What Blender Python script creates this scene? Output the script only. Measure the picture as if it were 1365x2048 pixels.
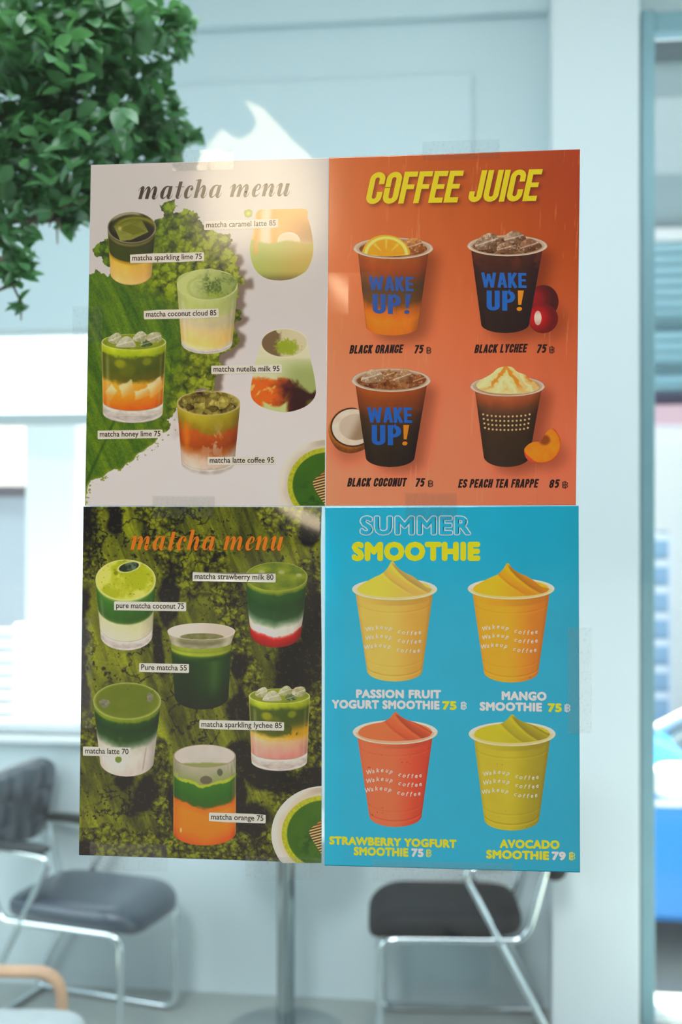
import bpy, bmesh, math, random, os
import numpy as np
from mathutils import Vector, Matrix
from mathutils.geometry import tessellate_polygon

scene = bpy.context.scene
for _o in list(bpy.data.objects):
    bpy.data.objects.remove(_o)
COL = scene.collection
random.seed(7)
PI = math.pi

# ------------------------------------------------------------------ camera
W_PX, H_PX = 1365, 2048
LENS = 42.0
FPX = LENS / 36.0 * H_PX
YAW = math.atan(0.0485 * FPX / 978.0)
CAM = np.array([0.0, -1.45, 1.85])
cam_data = bpy.data.cameras.new('camera')
cam_data.sensor_fit = 'VERTICAL'
cam_data.sensor_height = 36.0
cam_data.sensor_width = 24.0
cam_data.lens = LENS
cam_data.clip_start = 0.05
cam_data.dof.use_dof = True
cam_data.dof.focus_distance = 1.44
cam_data.dof.aperture_fstop = 3.5
cam = bpy.data.objects.new('camera', cam_data)
cam.location = CAM
cam.rotation_euler = (PI / 2, 0, YAW)
COL.objects.link(cam)
scene.camera = cam

# ------------------------------------------------------------------ colour, world, lights
scene.view_settings.view_transform = 'Standard'
scene.view_settings.look = 'None'
scene.view_settings.exposure = 0.0
scene.view_settings.gamma = 1.0
scene.view_settings.use_curve_mapping = False
scene.cycles.use_denoising = True
scene.cycles.max_bounces = 10
scene.cycles.transparent_max_bounces = 16
scene.cycles.caustics_reflective = False
scene.cycles.caustics_refractive = False
scene.cycles.sample_clamp_indirect = 8.0

SKY_FRONT = (0.13, 0.125, 0.12)      # shaded street side, behind the camera
SKY_BACK = (2.7, 2.9, 3.0)          # bright hazy sky beyond the cafe
world = bpy.data.worlds.new('sky')
scene.world = world
world.use_nodes = True
_nt = world.node_tree
_nt.nodes.clear()
_tc = _nt.nodes.new('ShaderNodeTexCoord')
_sp = _nt.nodes.new('ShaderNodeSeparateXYZ')
_mr = _nt.nodes.new('ShaderNodeMapRange')
_mr.inputs['From Min'].default_value = -0.25
_mr.inputs['From Max'].default_value = 0.45
_mx = _nt.nodes.new('ShaderNodeMix')
_mx.data_type = 'RGBA'
_mx.inputs['A'].default_value = SKY_FRONT + (1,)
_mx.inputs['B'].default_value = SKY_BACK + (1,)
_bg = _nt.nodes.new('ShaderNodeBackground')
_wo = _nt.nodes.new('ShaderNodeOutputWorld')
_nt.links.new(_tc.outputs['Generated'], _sp.inputs[0])
_nt.links.new(_sp.outputs['Y'], _mr.inputs['Value'])
_nt.links.new(_mr.outputs[0], _mx.inputs['Factor'])
_nt.links.new(_mx.outputs['Result'], _bg.inputs['Color'])
_nt.links.new(_bg.outputs[0], _wo.inputs['Surface'])


def area_light(name, loc, target, sx, sy, power, color):
    l = bpy.data.lights.new(name, 'AREA')
    l.shape = 'RECTANGLE'
    l.size, l.size_y = sx, sy
    l.energy = power
    l.color = color
    o = bpy.data.objects.new(name, l)
    o.location = loc
    o.rotation_euler = (Vector(target) - Vector(loc)).to_track_quat('-Z', 'Y').to_euler()
    COL.objects.link(o)
    return o


SUN_TRAVEL = Vector((0.16, -0.42, -0.88)).normalized()
_s = bpy.data.lights.new('sun', 'SUN')
_s.energy = 32.0
_s.angle = math.radians(0.6)
_s.color = (1.0, 0.90, 0.72)
sun = bpy.data.objects.new('sun', _s)
sun.rotation_euler = SUN_TRAVEL.to_track_quat('-Z', 'Y').to_euler()
COL.objects.link(sun)
# area lamp added behind the camera to light the posters, standing in for sky
area_light('street_sky_fill', (-1.6, -9.0, 10.5), (0, 0, 1.85), 3.0, 3.0, 980, (1.0, 0.985, 0.985))
# unseen area lamps added under the ceiling to brighten the back wall
area_light('ceiling_fill_near', (-0.3, 0.75, 3.9), (-0.3, 1.2, 0), 3.6, 1.0, 64, (0.93, 0.97, 1.0))
area_light('ceiling_fill_side', (2.2, 1.0, 3.9), (1.8, 1.4, 0), 0.8, 1.4, 10, (0.93, 0.97, 1.0))
# fill lamp added beyond the left edge of the picture, no window there
area_light('left_fill_light', (-2.45, 1.5, 1.25), (0.6, 2.4, 0.6), 1.6, 1.8, 30, (0.84, 0.94, 1.0))
area_light('right_fill_light', (3.2, 1.3, 1.1), (0.4, 2.6, 0.4), 1.4, 1.8, 26, (0.84, 0.94, 1.0))  # fill lamp added at the right for the lower wall, no door there

# ------------------------------------------------------------------ helpers
_R = np.array([math.cos(YAW), math.sin(YAW), 0.0])
_F = np.array([-math.sin(YAW), math.cos(YAW), 0.0])
_U = np.array([0.0, 0.0, 1.0])


def at(px, py, Y):
    """point on the vertical plane y = Y seen at image position px, py (works on arrays)"""
    px = np.asarray(px, float)
    py = np.asarray(py, float)
    a = (px - W_PX / 2) / FPX
    b = (H_PX / 2 - py) / FPX
    d = _F + a[..., None] * _R + b[..., None] * _U
    t = (Y - CAM[1]) / d[..., 1]
    return CAM + d * t[..., None]


def at_depth(px, py, dep):
    a = (px - W_PX / 2) / FPX
    b = (H_PX / 2 - py) / FPX
    return Vector(CAM + (_F + a * _R + b * _U) * dep)


def lateral(px, dep, z=0.0):
    """floor position from an image column and a depth"""
    p = CAM + (_F + (px - W_PX / 2) / FPX * _R) * dep
    return Vector((p[0], p[1], z))


def lin(c):
    c = np.asarray(c, float) / 255.0
    return np.where(c <= 0.04045, c / 12.92, ((c + 0.055) / 1.055) ** 2.4)


def tag(o, label=None, cat=None, group=None, kind=None):
    if label: o['label'] = label
    if cat: o['category'] = cat
    if group: o['group'] = group
    if kind: o['kind'] = kind
    return o


def empty(name, loc=(0, 0, 0), rz=0.0):
    o = bpy.data.objects.new(name, None)
    o.location = loc
    o.rotation_euler = (0, 0, rz)
    o.empty_display_size = 0.1
    COL.objects.link(o)
    return o


def link_mesh(name, me, mat=None, parent=None):
    o = bpy.data.objects.new(name, me)
    if mat is not None:
        me.materials.append(mat)
    if parent is not None:
        o.parent = parent
    COL.objects.link(o)
    return o


_MATS = {}


def pmat(name, color, rough=0.5, metal=0.0, coat=0.0, coat_rough=0.1, spec=0.5, noise=None, bump=None, trans=None, sheen=0):
    """procedural principled material; noise=(scale, amount) varies the colour, bump=(scale, strength)"""
    if name in _MATS:
        return _MATS[name]
    m = bpy.data.materials.new(name)
    m.use_nodes = True
    nt = m.node_tree
    b = nt.nodes['Principled BSDF']
    b.inputs['Base Color'].default_value = (*color, 1)
    b.inputs['Roughness'].default_value = rough
    b.inputs['Metallic'].default_value = metal
    b.inputs['Coat Weight'].default_value = coat
    b.inputs['Coat Roughness'].default_value = coat_rough
    b.inputs['Specular IOR Level'].default_value = spec
    b.inputs['Sheen Weight'].default_value = sheen
    if noise or bump:
        tc = nt.nodes.new('ShaderNodeTexCoord')
    if noise:
        n = nt.nodes.new('ShaderNodeTexNoise')
        n.inputs['Scale'].default_value = noise[0]
        n.inputs['Detail'].default_value = 5
        nt.links.new(tc.outputs['Object'], n.inputs['Vector'])
        mx = nt.nodes.new('ShaderNodeMix')
        mx.data_type = 'RGBA'
        k = noise[1]
        mx.inputs['A'].default_value = (*[c * (1 - k) for c in color], 1)
        mx.inputs['B'].default_value = (*[min(1, c * (1 + k)) for c in color], 1)
        nt.links.new(n.outputs['Fac'], mx.inputs['Factor'])
        nt.links.new(mx.outputs['Result'], b.inputs['Base Color'])
    if bump:
        n = nt.nodes.new('ShaderNodeTexNoise')
        n.inputs['Scale'].default_value = bump[0]
        n.inputs['Detail'].default_value = 4
        nt.links.new(tc.outputs['Object'], n.inputs['Vector'])
        bp = nt.nodes.new('ShaderNodeBump')
        bp.inputs['Strength'].default_value = bump[1]
        bp.inputs['Distance'].default_value = 0.01
        nt.links.new(n.outputs['Fac'], bp.inputs['Height'])
        nt.links.new(bp.outputs[0], b.inputs['Normal'])
    if trans:
        b.inputs['Transmission Weight'].default_value = trans
    _MATS[name] = m
    return m


def glass_mat(name, tint, refl=0.5, rough=0.0, haze=0.0, haze_col=(1, 1, 1), scratch=False):
    """thin clear sheet: lets light straight through and mirrors a little of it"""
    m = bpy.data.materials.new(name)
    m.use_nodes = True
    nt = m.node_tree
    nt.nodes.clear()
    out = nt.nodes.new('ShaderNodeOutputMaterial')
    tr = nt.nodes.new('ShaderNodeBsdfTransparent')
    tr.inputs['Color'].default_value = (*tint, 1)
    gl = nt.nodes.new('ShaderNodeBsdfGlossy')
    gl.inputs['Roughness'].default_value = rough
    fr = nt.nodes.new('ShaderNodeLayerWeight')
    pw = nt.nodes.new('ShaderNodeMath')
    pw.operation = 'POWER'
    pw.inputs[1].default_value = 4.0
    nt.links.new(fr.outputs['Facing'], pw.inputs[0])
    mul = nt.nodes.new('ShaderNodeMath')
    mul.operation = 'MULTIPLY_ADD'
    mul.inputs[1].default_value = 0.6 * refl
    mul.inputs[2].default_value = 0.042 * refl
    nt.links.new(pw.outputs[0], mul.inputs[0])
    mix = nt.nodes.new('ShaderNodeMixShader')
    nt.links.new(mul.outputs[0], mix.inputs[0])
    last = tr
    if haze > 0:
        df = nt.nodes.new('ShaderNodeBsdfDiffuse')
        df.inputs['Color'].default_value = (*haze_col, 1)
        mh = nt.nodes.new('ShaderNodeMixShader')
        if scratch:
            tc = nt.nodes.new('ShaderNodeTexCoord')
            nz = nt.nodes.new('ShaderNodeTexNoise')
            nz.inputs['Scale'].default_value = 260
            nz.inputs['Detail'].default_value = 6
            nt.links.new(tc.outputs['Object'], nz.inputs['Vector'])
            mr = nt.nodes.new('ShaderNodeMapRange')
            mr.inputs['From Min'].default_value = 0.52
            mr.inputs['From Max'].default_value = 0.75
            mr.inputs['To Min'].default_value = haze * 0.35
            mr.inputs['To Max'].default_value = haze * 4
            nt.links.new(nz.outputs['Fac'], mr.inputs['Value'])
            nt.links.new(mr.outputs[0], mh.inputs[0])
        else:
            mh.inputs[0].default_value = haze
        nt.links.new(tr.outputs[0], mh.inputs[1])
        nt.links.new(df.outputs[0], mh.inputs[2])
        last = mh
    nt.links.new(last.outputs[0], mix.inputs[1])
    nt.links.new(gl.outputs[0], mix.inputs[2])
    nt.links.new(mix.outputs[0], out.inputs['Surface'])
    return m


class MB:
    """collects shapes and links them as one mesh object"""

    def __init__(self):
        self.bm = bmesh.new()

    def box(self, lo, hi, bevel=0.0, seg=2):
        lo, hi = Vector(lo), Vector(hi)
        r = bmesh.ops.create_cube(self.bm, size=1.0)
        vs = r['verts']
        c, s = (lo + hi) / 2, hi - lo
        for v in vs:
            v.co = Vector((v.co.x * s.x, v.co.y * s.y, v.co.z * s.z)) + c
        if bevel > 0:
            es = list({e for v in vs for e in v.link_edges})
            bmesh.ops.bevel(self.bm, geom=es, offset=bevel, segments=seg, affect='EDGES', profile=0.5)
        return self

    def tube(self, pts, r, n=12, fillet=0.0, closed=False, caps=True):
        pts = [Vector(p) for p in pts]
        if fillet > 0:
            out = [] if closed else [pts[0]]
            rng = range(len(pts)) if closed else range(1, len(pts) - 1)
            for i in rng:
                p0, p1, p2 = pts[i - 1], pts[i], pts[(i + 1) % len(pts)]
                d0, d1 = (p0 - p1), (p2 - p1)
                f = min(fillet, d0.length * 0.49, d1.length * 0.49)
                a, b = p1 + d0.normalized() * f, p1 + d1.normalized() * f
                for k in range(9):
                    t = k / 8
                    out.append(a * (1 - t) ** 2 + p1 * 2 * t * (1 - t) + b * t * t)
            if not closed:
                out.append(pts[-1])
            pts = out
        rings = []
        m = len(pts)
        up = None
        for i, p in enumerate(pts):
            q0 = pts[i - 1] if (i > 0 or closed) else p
            q1 = pts[(i + 1) % m] if (i < m - 1 or closed) else p
            t = (q1 - q0)
            t = t.normalized() if t.length > 1e-9 else Vector((0, 0, 1))
            if up is None:
                up = t.orthogonal().normalized()
            up = (up - t * up.dot(t))
            up = up.normalized() if up.length > 1e-6 else t.orthogonal().normalized()
            sd = t.cross(up)
            rr = r[i] if isinstance(r, (list, tuple)) and len(r) == m else (r if not isinstance(r, (list, tuple)) else r[0] + (r[1] - r[0]) * i / max(1, m - 1))
            rings.append([self.bm.verts.new(p + (up * math.cos(2 * PI * k / n) + sd * math.sin(2 * PI * k / n)) * rr) for k in range(n)])
        last = m if closed else m - 1
        for i in range(last):
            A, B = rings[i], rings[(i + 1) % m]
            for k in range(n):
                self.bm.faces.new((A[k], A[(k + 1) % n], B[(k + 1) % n], B[k]))
        if caps and not closed:
            self.bm.faces.new(rings[0][::-1])
            self.bm.faces.new(rings[-1])
        return self

    def lathe(self, prof, c=(0, 0, 0), n=40):
        """prof: list of (radius, z); radius 0 closes"""
        c = Vector(c)
        rings = []
        for (r, z) in prof:
            if r <= 1e-6:
                rings.append([self.bm.verts.new(c + Vector((0, 0, z)))])
            else:
                rings.append([self.bm.verts.new(c + Vector((r * math.cos(2 * PI * k / n), r * math.sin(2 * PI * k / n), z))) for k in range(n)])
        for A, B in zip(rings, rings[1:]):
            for k in range(n):
                a = [A[0]] if len(A) == 1 else [A[k], A[(k + 1) % n]]
                b = [B[0]] if len(B) == 1 else [B[(k + 1) % n], B[k]]
                f = a + b
                if len(f) >= 3:
                    self.bm.faces.new(f)
        return self

    def prism(self, poly, y0, y1, axis='y'):
        """extrude a polygon given as (x, z) between two y values (axis 'y'), or (y, z) between x values"""
        def P(a, b, d):
            return Vector((a, d, b)) if axis == 'y' else (Vector((d, a, b)) if axis == 'x' else Vector((a, b, d)))
        A = [self.bm.verts.new(P(a, b, y0)) for a, b in poly]
        B = [self.bm.verts.new(P(a, b, y1)) for a, b in poly]
        n = len(poly)
        self.bm.faces.new(A)
        self.bm.faces.new(B[::-1])
        for i in range(n):
            self.bm.faces.new((A[i], B[i], B[(i + 1) % n], A[(i + 1) % n]))
        return self

    def build(self, name, mat, parent=None, smooth=False, angle=None, mtx=None):
        bmesh.ops.recalc_face_normals(self.bm, faces=self.bm.faces)
        if mtx is not None:
            self.bm.transform(mtx)
        me = bpy.data.meshes.new(name)
        self.bm.to_mesh(me)
        self.bm.free()
        if smooth:
            me.polygons.foreach_set('use_smooth', [True] * len(me.polygons))
            if angle:
                me.set_sharp_from_angle(angle=math.radians(angle))
        return link_mesh(name, me, mat, parent)


def cushion(sx, sy, sz, pw=4.0, n=20):
    """bmesh of a soft rounded pad centred on the origin (superellipsoid)"""
    bm = bmesh.new()
    rows = []
    for i in range(n + 1):
        v = -PI / 2 + PI * i / n
        cv, sv = math.cos(v), math.sin(v)
        e1 = 2 / 3.0
        cz = math.copysign(abs(sv) ** e1, sv)
        cr = abs(cv) ** (2 / pw)
        row = []
        for k in range(48):
            u = 2 * PI * k / 48
            cu, su = math.cos(u), math.sin(u)
            x = math.copysign(abs(cu) ** (2 / pw), cu) * cr
            y = math.copysign(abs(su) ** (2 / pw), su) * cr
            row.append(bm.verts.new((x * sx / 2, y * sy / 2, cz * sz / 2)))
        rows.append(row)
    for A, B in zip(rows, rows[1:]):
        for k in range(48):
            bm.faces.new((A[k], A[(k + 1) % 48], B[(k + 1) % 48], B[k]))
    bmesh.ops.remove_doubles(bm, verts=bm.verts, dist=1e-5)
    return bm

# ================================================================== the setting
WALL_Y = 3.06
M_WALL = pmat('wall_paint', (0.66, 0.77, 0.80), 0.7, noise=(1.4, 0.03), bump=(40, 0.04))
M_PILLAR = pmat('pillar_paint', (0.74, 0.80, 0.82), 0.6, noise=(2, 0.02), bump=(40, 0.03))
M_FLOOR = pmat('polished_concrete', (0.36, 0.40, 0.385), 0.32, noise=(3, 0.14), bump=(25, 0.05))
M_CEIL = pmat('ceiling_paint', (0.8, 0.84, 0.85), 0.8, bump=(60, 0.03))
M_FRAME = pmat('white_window_frame', (0.82, 0.88, 0.9), 0.4, noise=(5, 0.03))
M_ALU = pmat('teal_aluminium', (0.235, 0.40, 0.45), 0.4, metal=0.25, noise=(9, 0.06))
M_GROUND = pmat('pale_concrete_paving', (0.27, 0.275, 0.275), 0.9, noise=(2, 0.1), bump=(30, 0.2))
M_PAVE = pmat('street_asphalt', (0.03, 0.029, 0.028), 0.9, noise=(4, 0.15), bump=(30, 0.2))
M_GLASS = glass_mat('shop_glass', (0.955, 0.985, 0.99), 1.0, 0.0)
M_GLASS_BACK = glass_mat('back_glass', (0.97, 0.99, 0.995), 0.6, 0.0)


def X_at(px, Y):
    return float(at(px, 1024, Y)[0])


def Z_at(px, py, Y):
    return float(at(px, py, Y)[2])


win_l, win_r = X_at(-420, WALL_Y), X_at(330, WALL_Y)
win_b, win_t = Z_at(80, 1470, WALL_Y), Z_at(80, 655, WALL_Y)
gl_l, gl_r = X_at(1282, WALL_Y), X_at(1282, WALL_Y) + 1.5
gl_t = Z_at(1330, 40, WALL_Y)
pl_x = X_at(1104, 2.84) - 0.1
XL, XR, CEIL, BACK_T = -2.6, 3.3, 4.0, 0.2

m = MB()
for lo, hi in [((XL, WALL_Y, 0), (win_l, WALL_Y + BACK_T, CEIL)),
               ((win_l, WALL_Y, 0), (win_r, WALL_Y + BACK_T, win_b)),
               ((win_l, WALL_Y, win_t), (win_r, WALL_Y + BACK_T, CEIL)),
               ((win_r, WALL_Y, 0), (gl_l - 0.02, WALL_Y + BACK_T, CEIL)),
               ((gl_l - 0.02, WALL_Y, gl_t), (gl_r, WALL_Y + BACK_T, CEIL)),
               ((gl_r, WALL_Y, 0), (XR, WALL_Y + BACK_T, CEIL))]:
    m.box(lo, hi)
tag(m.build('wall_back', M_WALL), kind='structure')
tag(MB().box((XL - 0.15, 0.0, 0), (XL, WALL_Y + BACK_T, CEIL)).build('wall_left', M_WALL), kind='structure')
tag(MB().box((XR, 0.0, 0), (XR + 0.15, WALL_Y + BACK_T, CEIL)).build('wall_right', M_WALL), kind='structure')
tag(MB().box((XL - 0.15, -0.05, CEIL), (XR + 0.15, WALL_Y + BACK_T, CEIL + 0.15)).build('ceiling', M_CEIL), kind='structure')
tag(MB().box((XL - 0.15, WALL_Y + BACK_T, CEIL), (pl_x, WALL_Y + BACK_T + 1.5, CEIL + 0.12)).build('sun_blocker', M_CEIL), kind='structure')  # slab added out of view to keep the sun off the left window
tag(MB().box((XL - 0.15, -0.05, -0.2), (XR + 0.15, WALL_Y + BACK_T, 0)).build('floor', M_FLOOR), kind='structure')
# street front: wall around the big pane
PX0, PX1, PZ0, PZ1 = -1.9, 2.3, 0.3, 3.5
m = MB()
m.box((XL, 0.0, 0), (PX0, 0.12, CEIL)).box((PX1, 0.0, 0), (XR, 0.12, CEIL))
m.box((PX0, 0.0, 0), (PX1, 0.12, PZ0)).box((PX0, 0.0, PZ1), (PX1, 0.12, CEIL))
tag(m.build('wall_front', M_WALL), kind='structure')
w1 = tag(empty('window_1', ((PX0 + PX1) / 2, 0, PZ0)), kind='structure')


def child(o, parent):
    o.parent = parent
    o.matrix_parent_inverse = Matrix.Translation(parent.location).inverted() if parent.rotation_euler.z == 0 else (Matrix.Translation(parent.location) @ Matrix.Rotation(parent.rotation_euler.z, 4, 'Z')).inverted()
    return o


child(MB().box((PX0 + 0.05, 0.0, PZ0 + 0.05), (PX1 - 0.05, 0.008, PZ1 - 0.05)).build('glass_pane', M_GLASS), w1)
m = MB()
m.box((PX0, -0.02, PZ0), (PX0 + 0.05, 0.06, PZ1)).box((PX1 - 0.05, -0.02, PZ0), (PX1, 0.06, PZ1))
m.box((PX0 + 0.05, -0.02, PZ0), (PX1 - 0.05, 0.06, PZ0 + 0.05)).box((PX0 + 0.05, -0.02, PZ1 - 0.05), (PX1 - 0.05, 0.06, PZ1))
child(m.build('window_frame', M_ALU), w1)

# back window on the left
w2 = tag(empty('window_2', ((win_l + win_r) / 2, WALL_Y, win_b)), kind='structure')
tz0, tz1 = Z_at(80, 850, WALL_Y + 0.08), Z_at(80, 829, WALL_Y + 0.08)
m = MB()
f = 0.05
m.box((win_l, WALL_Y + 0.05, win_b), (win_l + f, WALL_Y + 0.12, win_t)).box((win_r - f, WALL_Y + 0.05, win_b), (win_r, WALL_Y + 0.12, win_t))
m.box((win_l + f, WALL_Y + 0.05, win_b), (win_r - f, WALL_Y + 0.12, win_b + 0.03)).box((win_l + f, WALL_Y + 0.05, win_t - 0.02), (win_r - f, WALL_Y + 0.12, win_t))
child(m.build('window_frame', M_FRAME), w2)
child(MB().box((win_l + f, WALL_Y + 0.05, tz0), (win_r - f, WALL_Y + 0.12, tz1)).build('transom', pmat('transom_grey', (0.5, 0.56, 0.57), 0.5, noise=(6, 0.04))), w2)
child(MB().box((win_l + f, WALL_Y + 0.08, win_b + 0.03), (win_r - f, WALL_Y + 0.086, tz0)).build('lower_pane', M_GLASS_BACK), w2)
child(MB().box((win_l + f, WALL_Y + 0.08, tz1), (win_r - f, WALL_Y + 0.086, win_t - 0.02)).build('upper_pane', M_GLASS_BACK), w2)
child(MB().box((win_l - 0.03, WALL_Y - 0.05, win_b - 0.025), (win_r + 0.03, WALL_Y + 0.05, win_b), 0.006).build('window_sill', M_FRAME), w2)

# pillar, with the glazed side light on its right
PIL_Y = 2.84
pl, pr = X_at(1104, PIL_Y), X_at(1280, PIL_Y)
tag(MB().box((pl, PIL_Y, 0), (pr, WALL_Y, CEIL), 0.006).build('wall_pillar', M_PILLAR), kind='structure')
w3 = tag(empty('window_3', ((gl_l + gl_r) / 2, WALL_Y, 0)), kind='structure')
FY = 2.96
mx0, mx1 = X_at(1284, FY), X_at(1311, FY)
m = MB()
m.box((mx0, FY, 0), (mx1, FY + 0.1, gl_t), 0.003).box((gl_r - 0.06, FY, 0), (gl_r, FY + 0.1, gl_t), 0.003)
m.box((mx1, FY + 0.02, gl_t - 0.07), (gl_r - 0.06, FY + 0.1, gl_t), 0.003)
child(m.build('window_frame', M_ALU), w3)
zb = Z_at(1340, 2032, FY)
child(MB().box((mx1, FY + 0.02, 0), (gl_r - 0.06, FY + 0.1, zb), 0.003).build('bottom_rail', M_FRAME), w3)
child(MB().box((mx1, FY + 0.05, zb), (gl_r - 0.06, FY + 0.056, gl_t - 0.07)).build('glass_pane', M_GLASS_BACK), w3)

# cornice over the back wall and the flat raised panel
zc = Z_at(700, 38, WALL_Y - 0.06)
tag(MB().box((XL, WALL_Y - 0.06, zc), (pl, WALL_Y, CEIL), 0.004).build('trim_1', M_WALL), kind='structure')
tag(MB().box((X_at(240, WALL_Y), WALL_Y - 0.014, Z_at(700, 640, WALL_Y)), (X_at(945, WALL_Y), WALL_Y, Z_at(945, 150, WALL_Y)), 0.003).build('trim_2', M_WALL), kind='structure')
# grounds
tag(MB().box((-30, WALL_Y + BACK_T, -0.75), (30, 45, -0.55)).build('ground_back', M_GROUND), kind='structure')
tag(MB().box((-30, -30, -0.2), (30, -0.05, -0.02)).build('ground_street', M_PAVE), kind='structure')

# ================================================================== outside, behind the cafe
M_WHITE = pmat('white_masonry', (0.84, 0.87, 0.9), 0.7, noise=(3, 0.03))
M_PALE = pmat('pale_blue_render', (0.42, 0.52, 0.64), 0.8, noise=(2, 0.05))
M_ROOF = pmat('purple_grey_tiles', (0.055, 0.045, 0.065), 0.7, noise=(12, 0.15))
Y1 = 4.3
o = tag(empty('porch_post', (X_at(100, Y1), Y1 + 0.1, -0.55)), 'white square porch post outside the left window', 'post')
child(MB().box((X_at(50, Y1), Y1, -0.55), (X_at(152, Y1), Y1 + 0.2, Z_at(100, 846, Y1)), 0.01).build('shaft', M_WHITE), o)
child(MB().box((X_at(40, Y1), Y1 - 0.02, -0.55), (X_at(162, Y1), Y1 + 0.22, -0.25), 0.01).build('plinth', M_WHITE), o)
Y2 = 8.5
hx0, hx1 = X_at(-300, Y2), X_at(520, Y2)
o = tag(empty('neighbour_house', ((hx0 + hx1) / 2, Y2 + 1.5, -0.55)), 'pale house with purple grey tiled roof seen through the left window', 'house')
ze, zr = Z_at(20, 962, Y2), Z_at(20, 872, Y2 + 2.0)
child(MB().box((hx0, Y2, -0.55), (hx1, Y2 + 4, ze)).build('wall', M_PALE), o)
child(MB().prism([(Y2 - 0.35, ze - 0.05), (Y2 + 2.0, zr + 0.1), (Y2 + 4.3, ze - 0.05), (Y2 + 4.3, ze - 0.14), (Y2 - 0.35, ze - 0.14)], hx0 - 0.3, hx1 + 0.3, 'x').build('roof', M_ROOF), o)
for pxa, pxb in ((-150, -60), (158, 200), (250, 330)):
    for (pa, pb) in ((1075, 1200), (1250, 1400)):
        wn = child(MB().box((X_at(pxa, Y2), Y2 - 0.04, Z_at(20, pb, Y2)), (X_at(pxb, Y2), Y2 + 0.02, Z_at(20, pa, Y2))).build('house_window', pmat('dull_blue_glass', (0.28, 0.42, 0.52), 0.2, noise=(4, 0.2))), o)
        zz0, zz1 = Z_at(20, pb, Y2), Z_at(20, pa, Y2)
        for k in range(1, 4):
            z = zz0 + (zz1 - zz0) * k / 4
            c2 = MB().box((X_at(pxa, Y2), Y2 - 0.07, z - 0.02), (X_at(pxb, Y2), Y2 - 0.04, z + 0.02)).build('window_bar', M_WHITE)
            c2.parent = wn
Y3 = 6.2
o = tag(empty('slat_fence', (X_at(120, Y3), Y3, -0.55)), 'white slatted fence behind the porch post outside the left window', 'fence')
fx0, fx1 = X_at(-330, Y3), X_at(420, Y3)
fm = MB()
for k in range(9):
    z = Z_at(20, 1480 - k * 26, Y3)
    fm.box((fx0, Y3, z), (fx1, Y3 + 0.03, z + 0.045))
child(fm.build('slats', M_WHITE), o)
for k in range(5):
    x = fx0 + (fx1 - fx0) * (k + 0.5) / 5
    child(MB().box((x - 0.05, Y3 + 0.03, -0.55), (x + 0.05, Y3 + 0.12, Z_at(20, 1250, Y3)), 0.006).build('fence_post', M_WHITE), o)

# neighbouring shop seen through the right side light
Y4 = 9.5
sx0, sx1 = X_at(1180, Y4), X_at(1700, Y4)


def zq(py, Y=Y4):
    return Z_at(1340, py, Y)


o = tag(empty('neighbour_shop', ((sx0 + sx1) / 2, Y4 + 1.5, -0.55)), 'pale blue shop front with pink band seen through the right glazing', 'shop')
child(MB().box((sx0, Y4, -0.55), (sx1, Y4 + 3, zq(60))).build('shop_wall', pmat('shop_render', (0.33, 0.44, 0.49), 0.8, noise=(1.5, 0.05))), o)
child(MB().box((sx0, Y4 - 0.04, -0.55), (sx1, Y4, zq(846))).build('lower_wall', M_WHITE), o)
child(MB().box((sx0, Y4 - 0.3, zq(100, Y4 - 0.3)), (sx1, Y4 + 3, zq(20, Y4 - 0.3))).build('eave', pmat('grey_eave', (0.10, 0.135, 0.155), 0.8, noise=(5, 0.08))), o)
child(MB().box((sx0, Y4 - 0.12, zq(480, Y4 - 0.12)), (sx1, Y4, zq(455, Y4 - 0.12)), 0.01).build('ledge', M_WHITE), o)
fm = MB()
za, zb2 = zq(785, Y4 - 0.05), zq(482, Y4 - 0.05)
nsl = 14
for k in range(nsl):
    z0 = za + (zb2 - za) * k / nsl
    dz = (zb2 - za) / nsl
    fm.prism([(Y4 - 0.03, z0), (Y4 - 0.09, z0 + dz * 0.5), (Y4 - 0.03, z0 + dz)], sx0, sx1, 'x')
child(fm.build('roller_shutter', pmat('cyan_shutter', (0.40, 0.62, 0.70), 0.5, noise=(6, 0.06))), o)
for py in (650, 741):
    child(MB().box((sx0, Y4 - 0.14, zq(py + 6, Y4 - 0.14)), (sx1, Y4 - 0.02, zq(py - 6, Y4 - 0.14))).build('shutter_rail', pmat('teal_rail', (0.12, 0.24, 0.28), 0.5, noise=(6, 0.06))), o)
child(MB().box((sx0, Y4 - 0.1, zq(808, Y4 - 0.1)), (sx1, Y4, zq(786, Y4 - 0.1))).build('shadow_strip', pmat('shadow_purple', (0.11, 0.10, 0.17), 0.8, noise=(6, 0.06))), o)  # dark strip coloured as the shadow above the pink band
child(MB().box((sx0, Y4 - 0.22, zq(846, Y4 - 0.22)), (sx1, Y4, zq(809, Y4 - 0.22)), 0.01).build('pink_band', pmat('pink_paint', (0.80, 0.52, 0.60), 0.7, noise=(6, 0.04))), o)
Y5 = 8.3
o = tag(empty('louvre_screen', (X_at(1300, Y5), Y5, -0.55)), 'white louvred screen standing behind the blue car', 'screen')
fm = MB()
lx0, lx1 = X_at(1215, Y5), X_at(1339, Y5)
for k in range(7):
    fm.box((lx0, Y5, Z_at(1320, 1066 + 53 * k, Y5) - 0.06), (lx1, Y5 + 0.03, Z_at(1320, 1066 + 53 * k, Y5)), 0.004)
child(fm.build('slats', M_WHITE), o)
child(MB().box((lx0, Y5 + 0.035, -0.55), (lx1, Y5 + 0.05, Z_at(1320, 1062, Y5))).build('backing_board', pmat('blue_board', (0.30, 0.46, 0.60), 0.8, noise=(4, 0.05))), o)
for x in (lx0, lx1):
    child(MB().box((x - 0.03, Y5 + 0.05, -0.55), (x + 0.03, Y5 + 0.1, Z_at(1320, 1060, Y5))).build('screen_post', M_WHITE), o)

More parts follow.
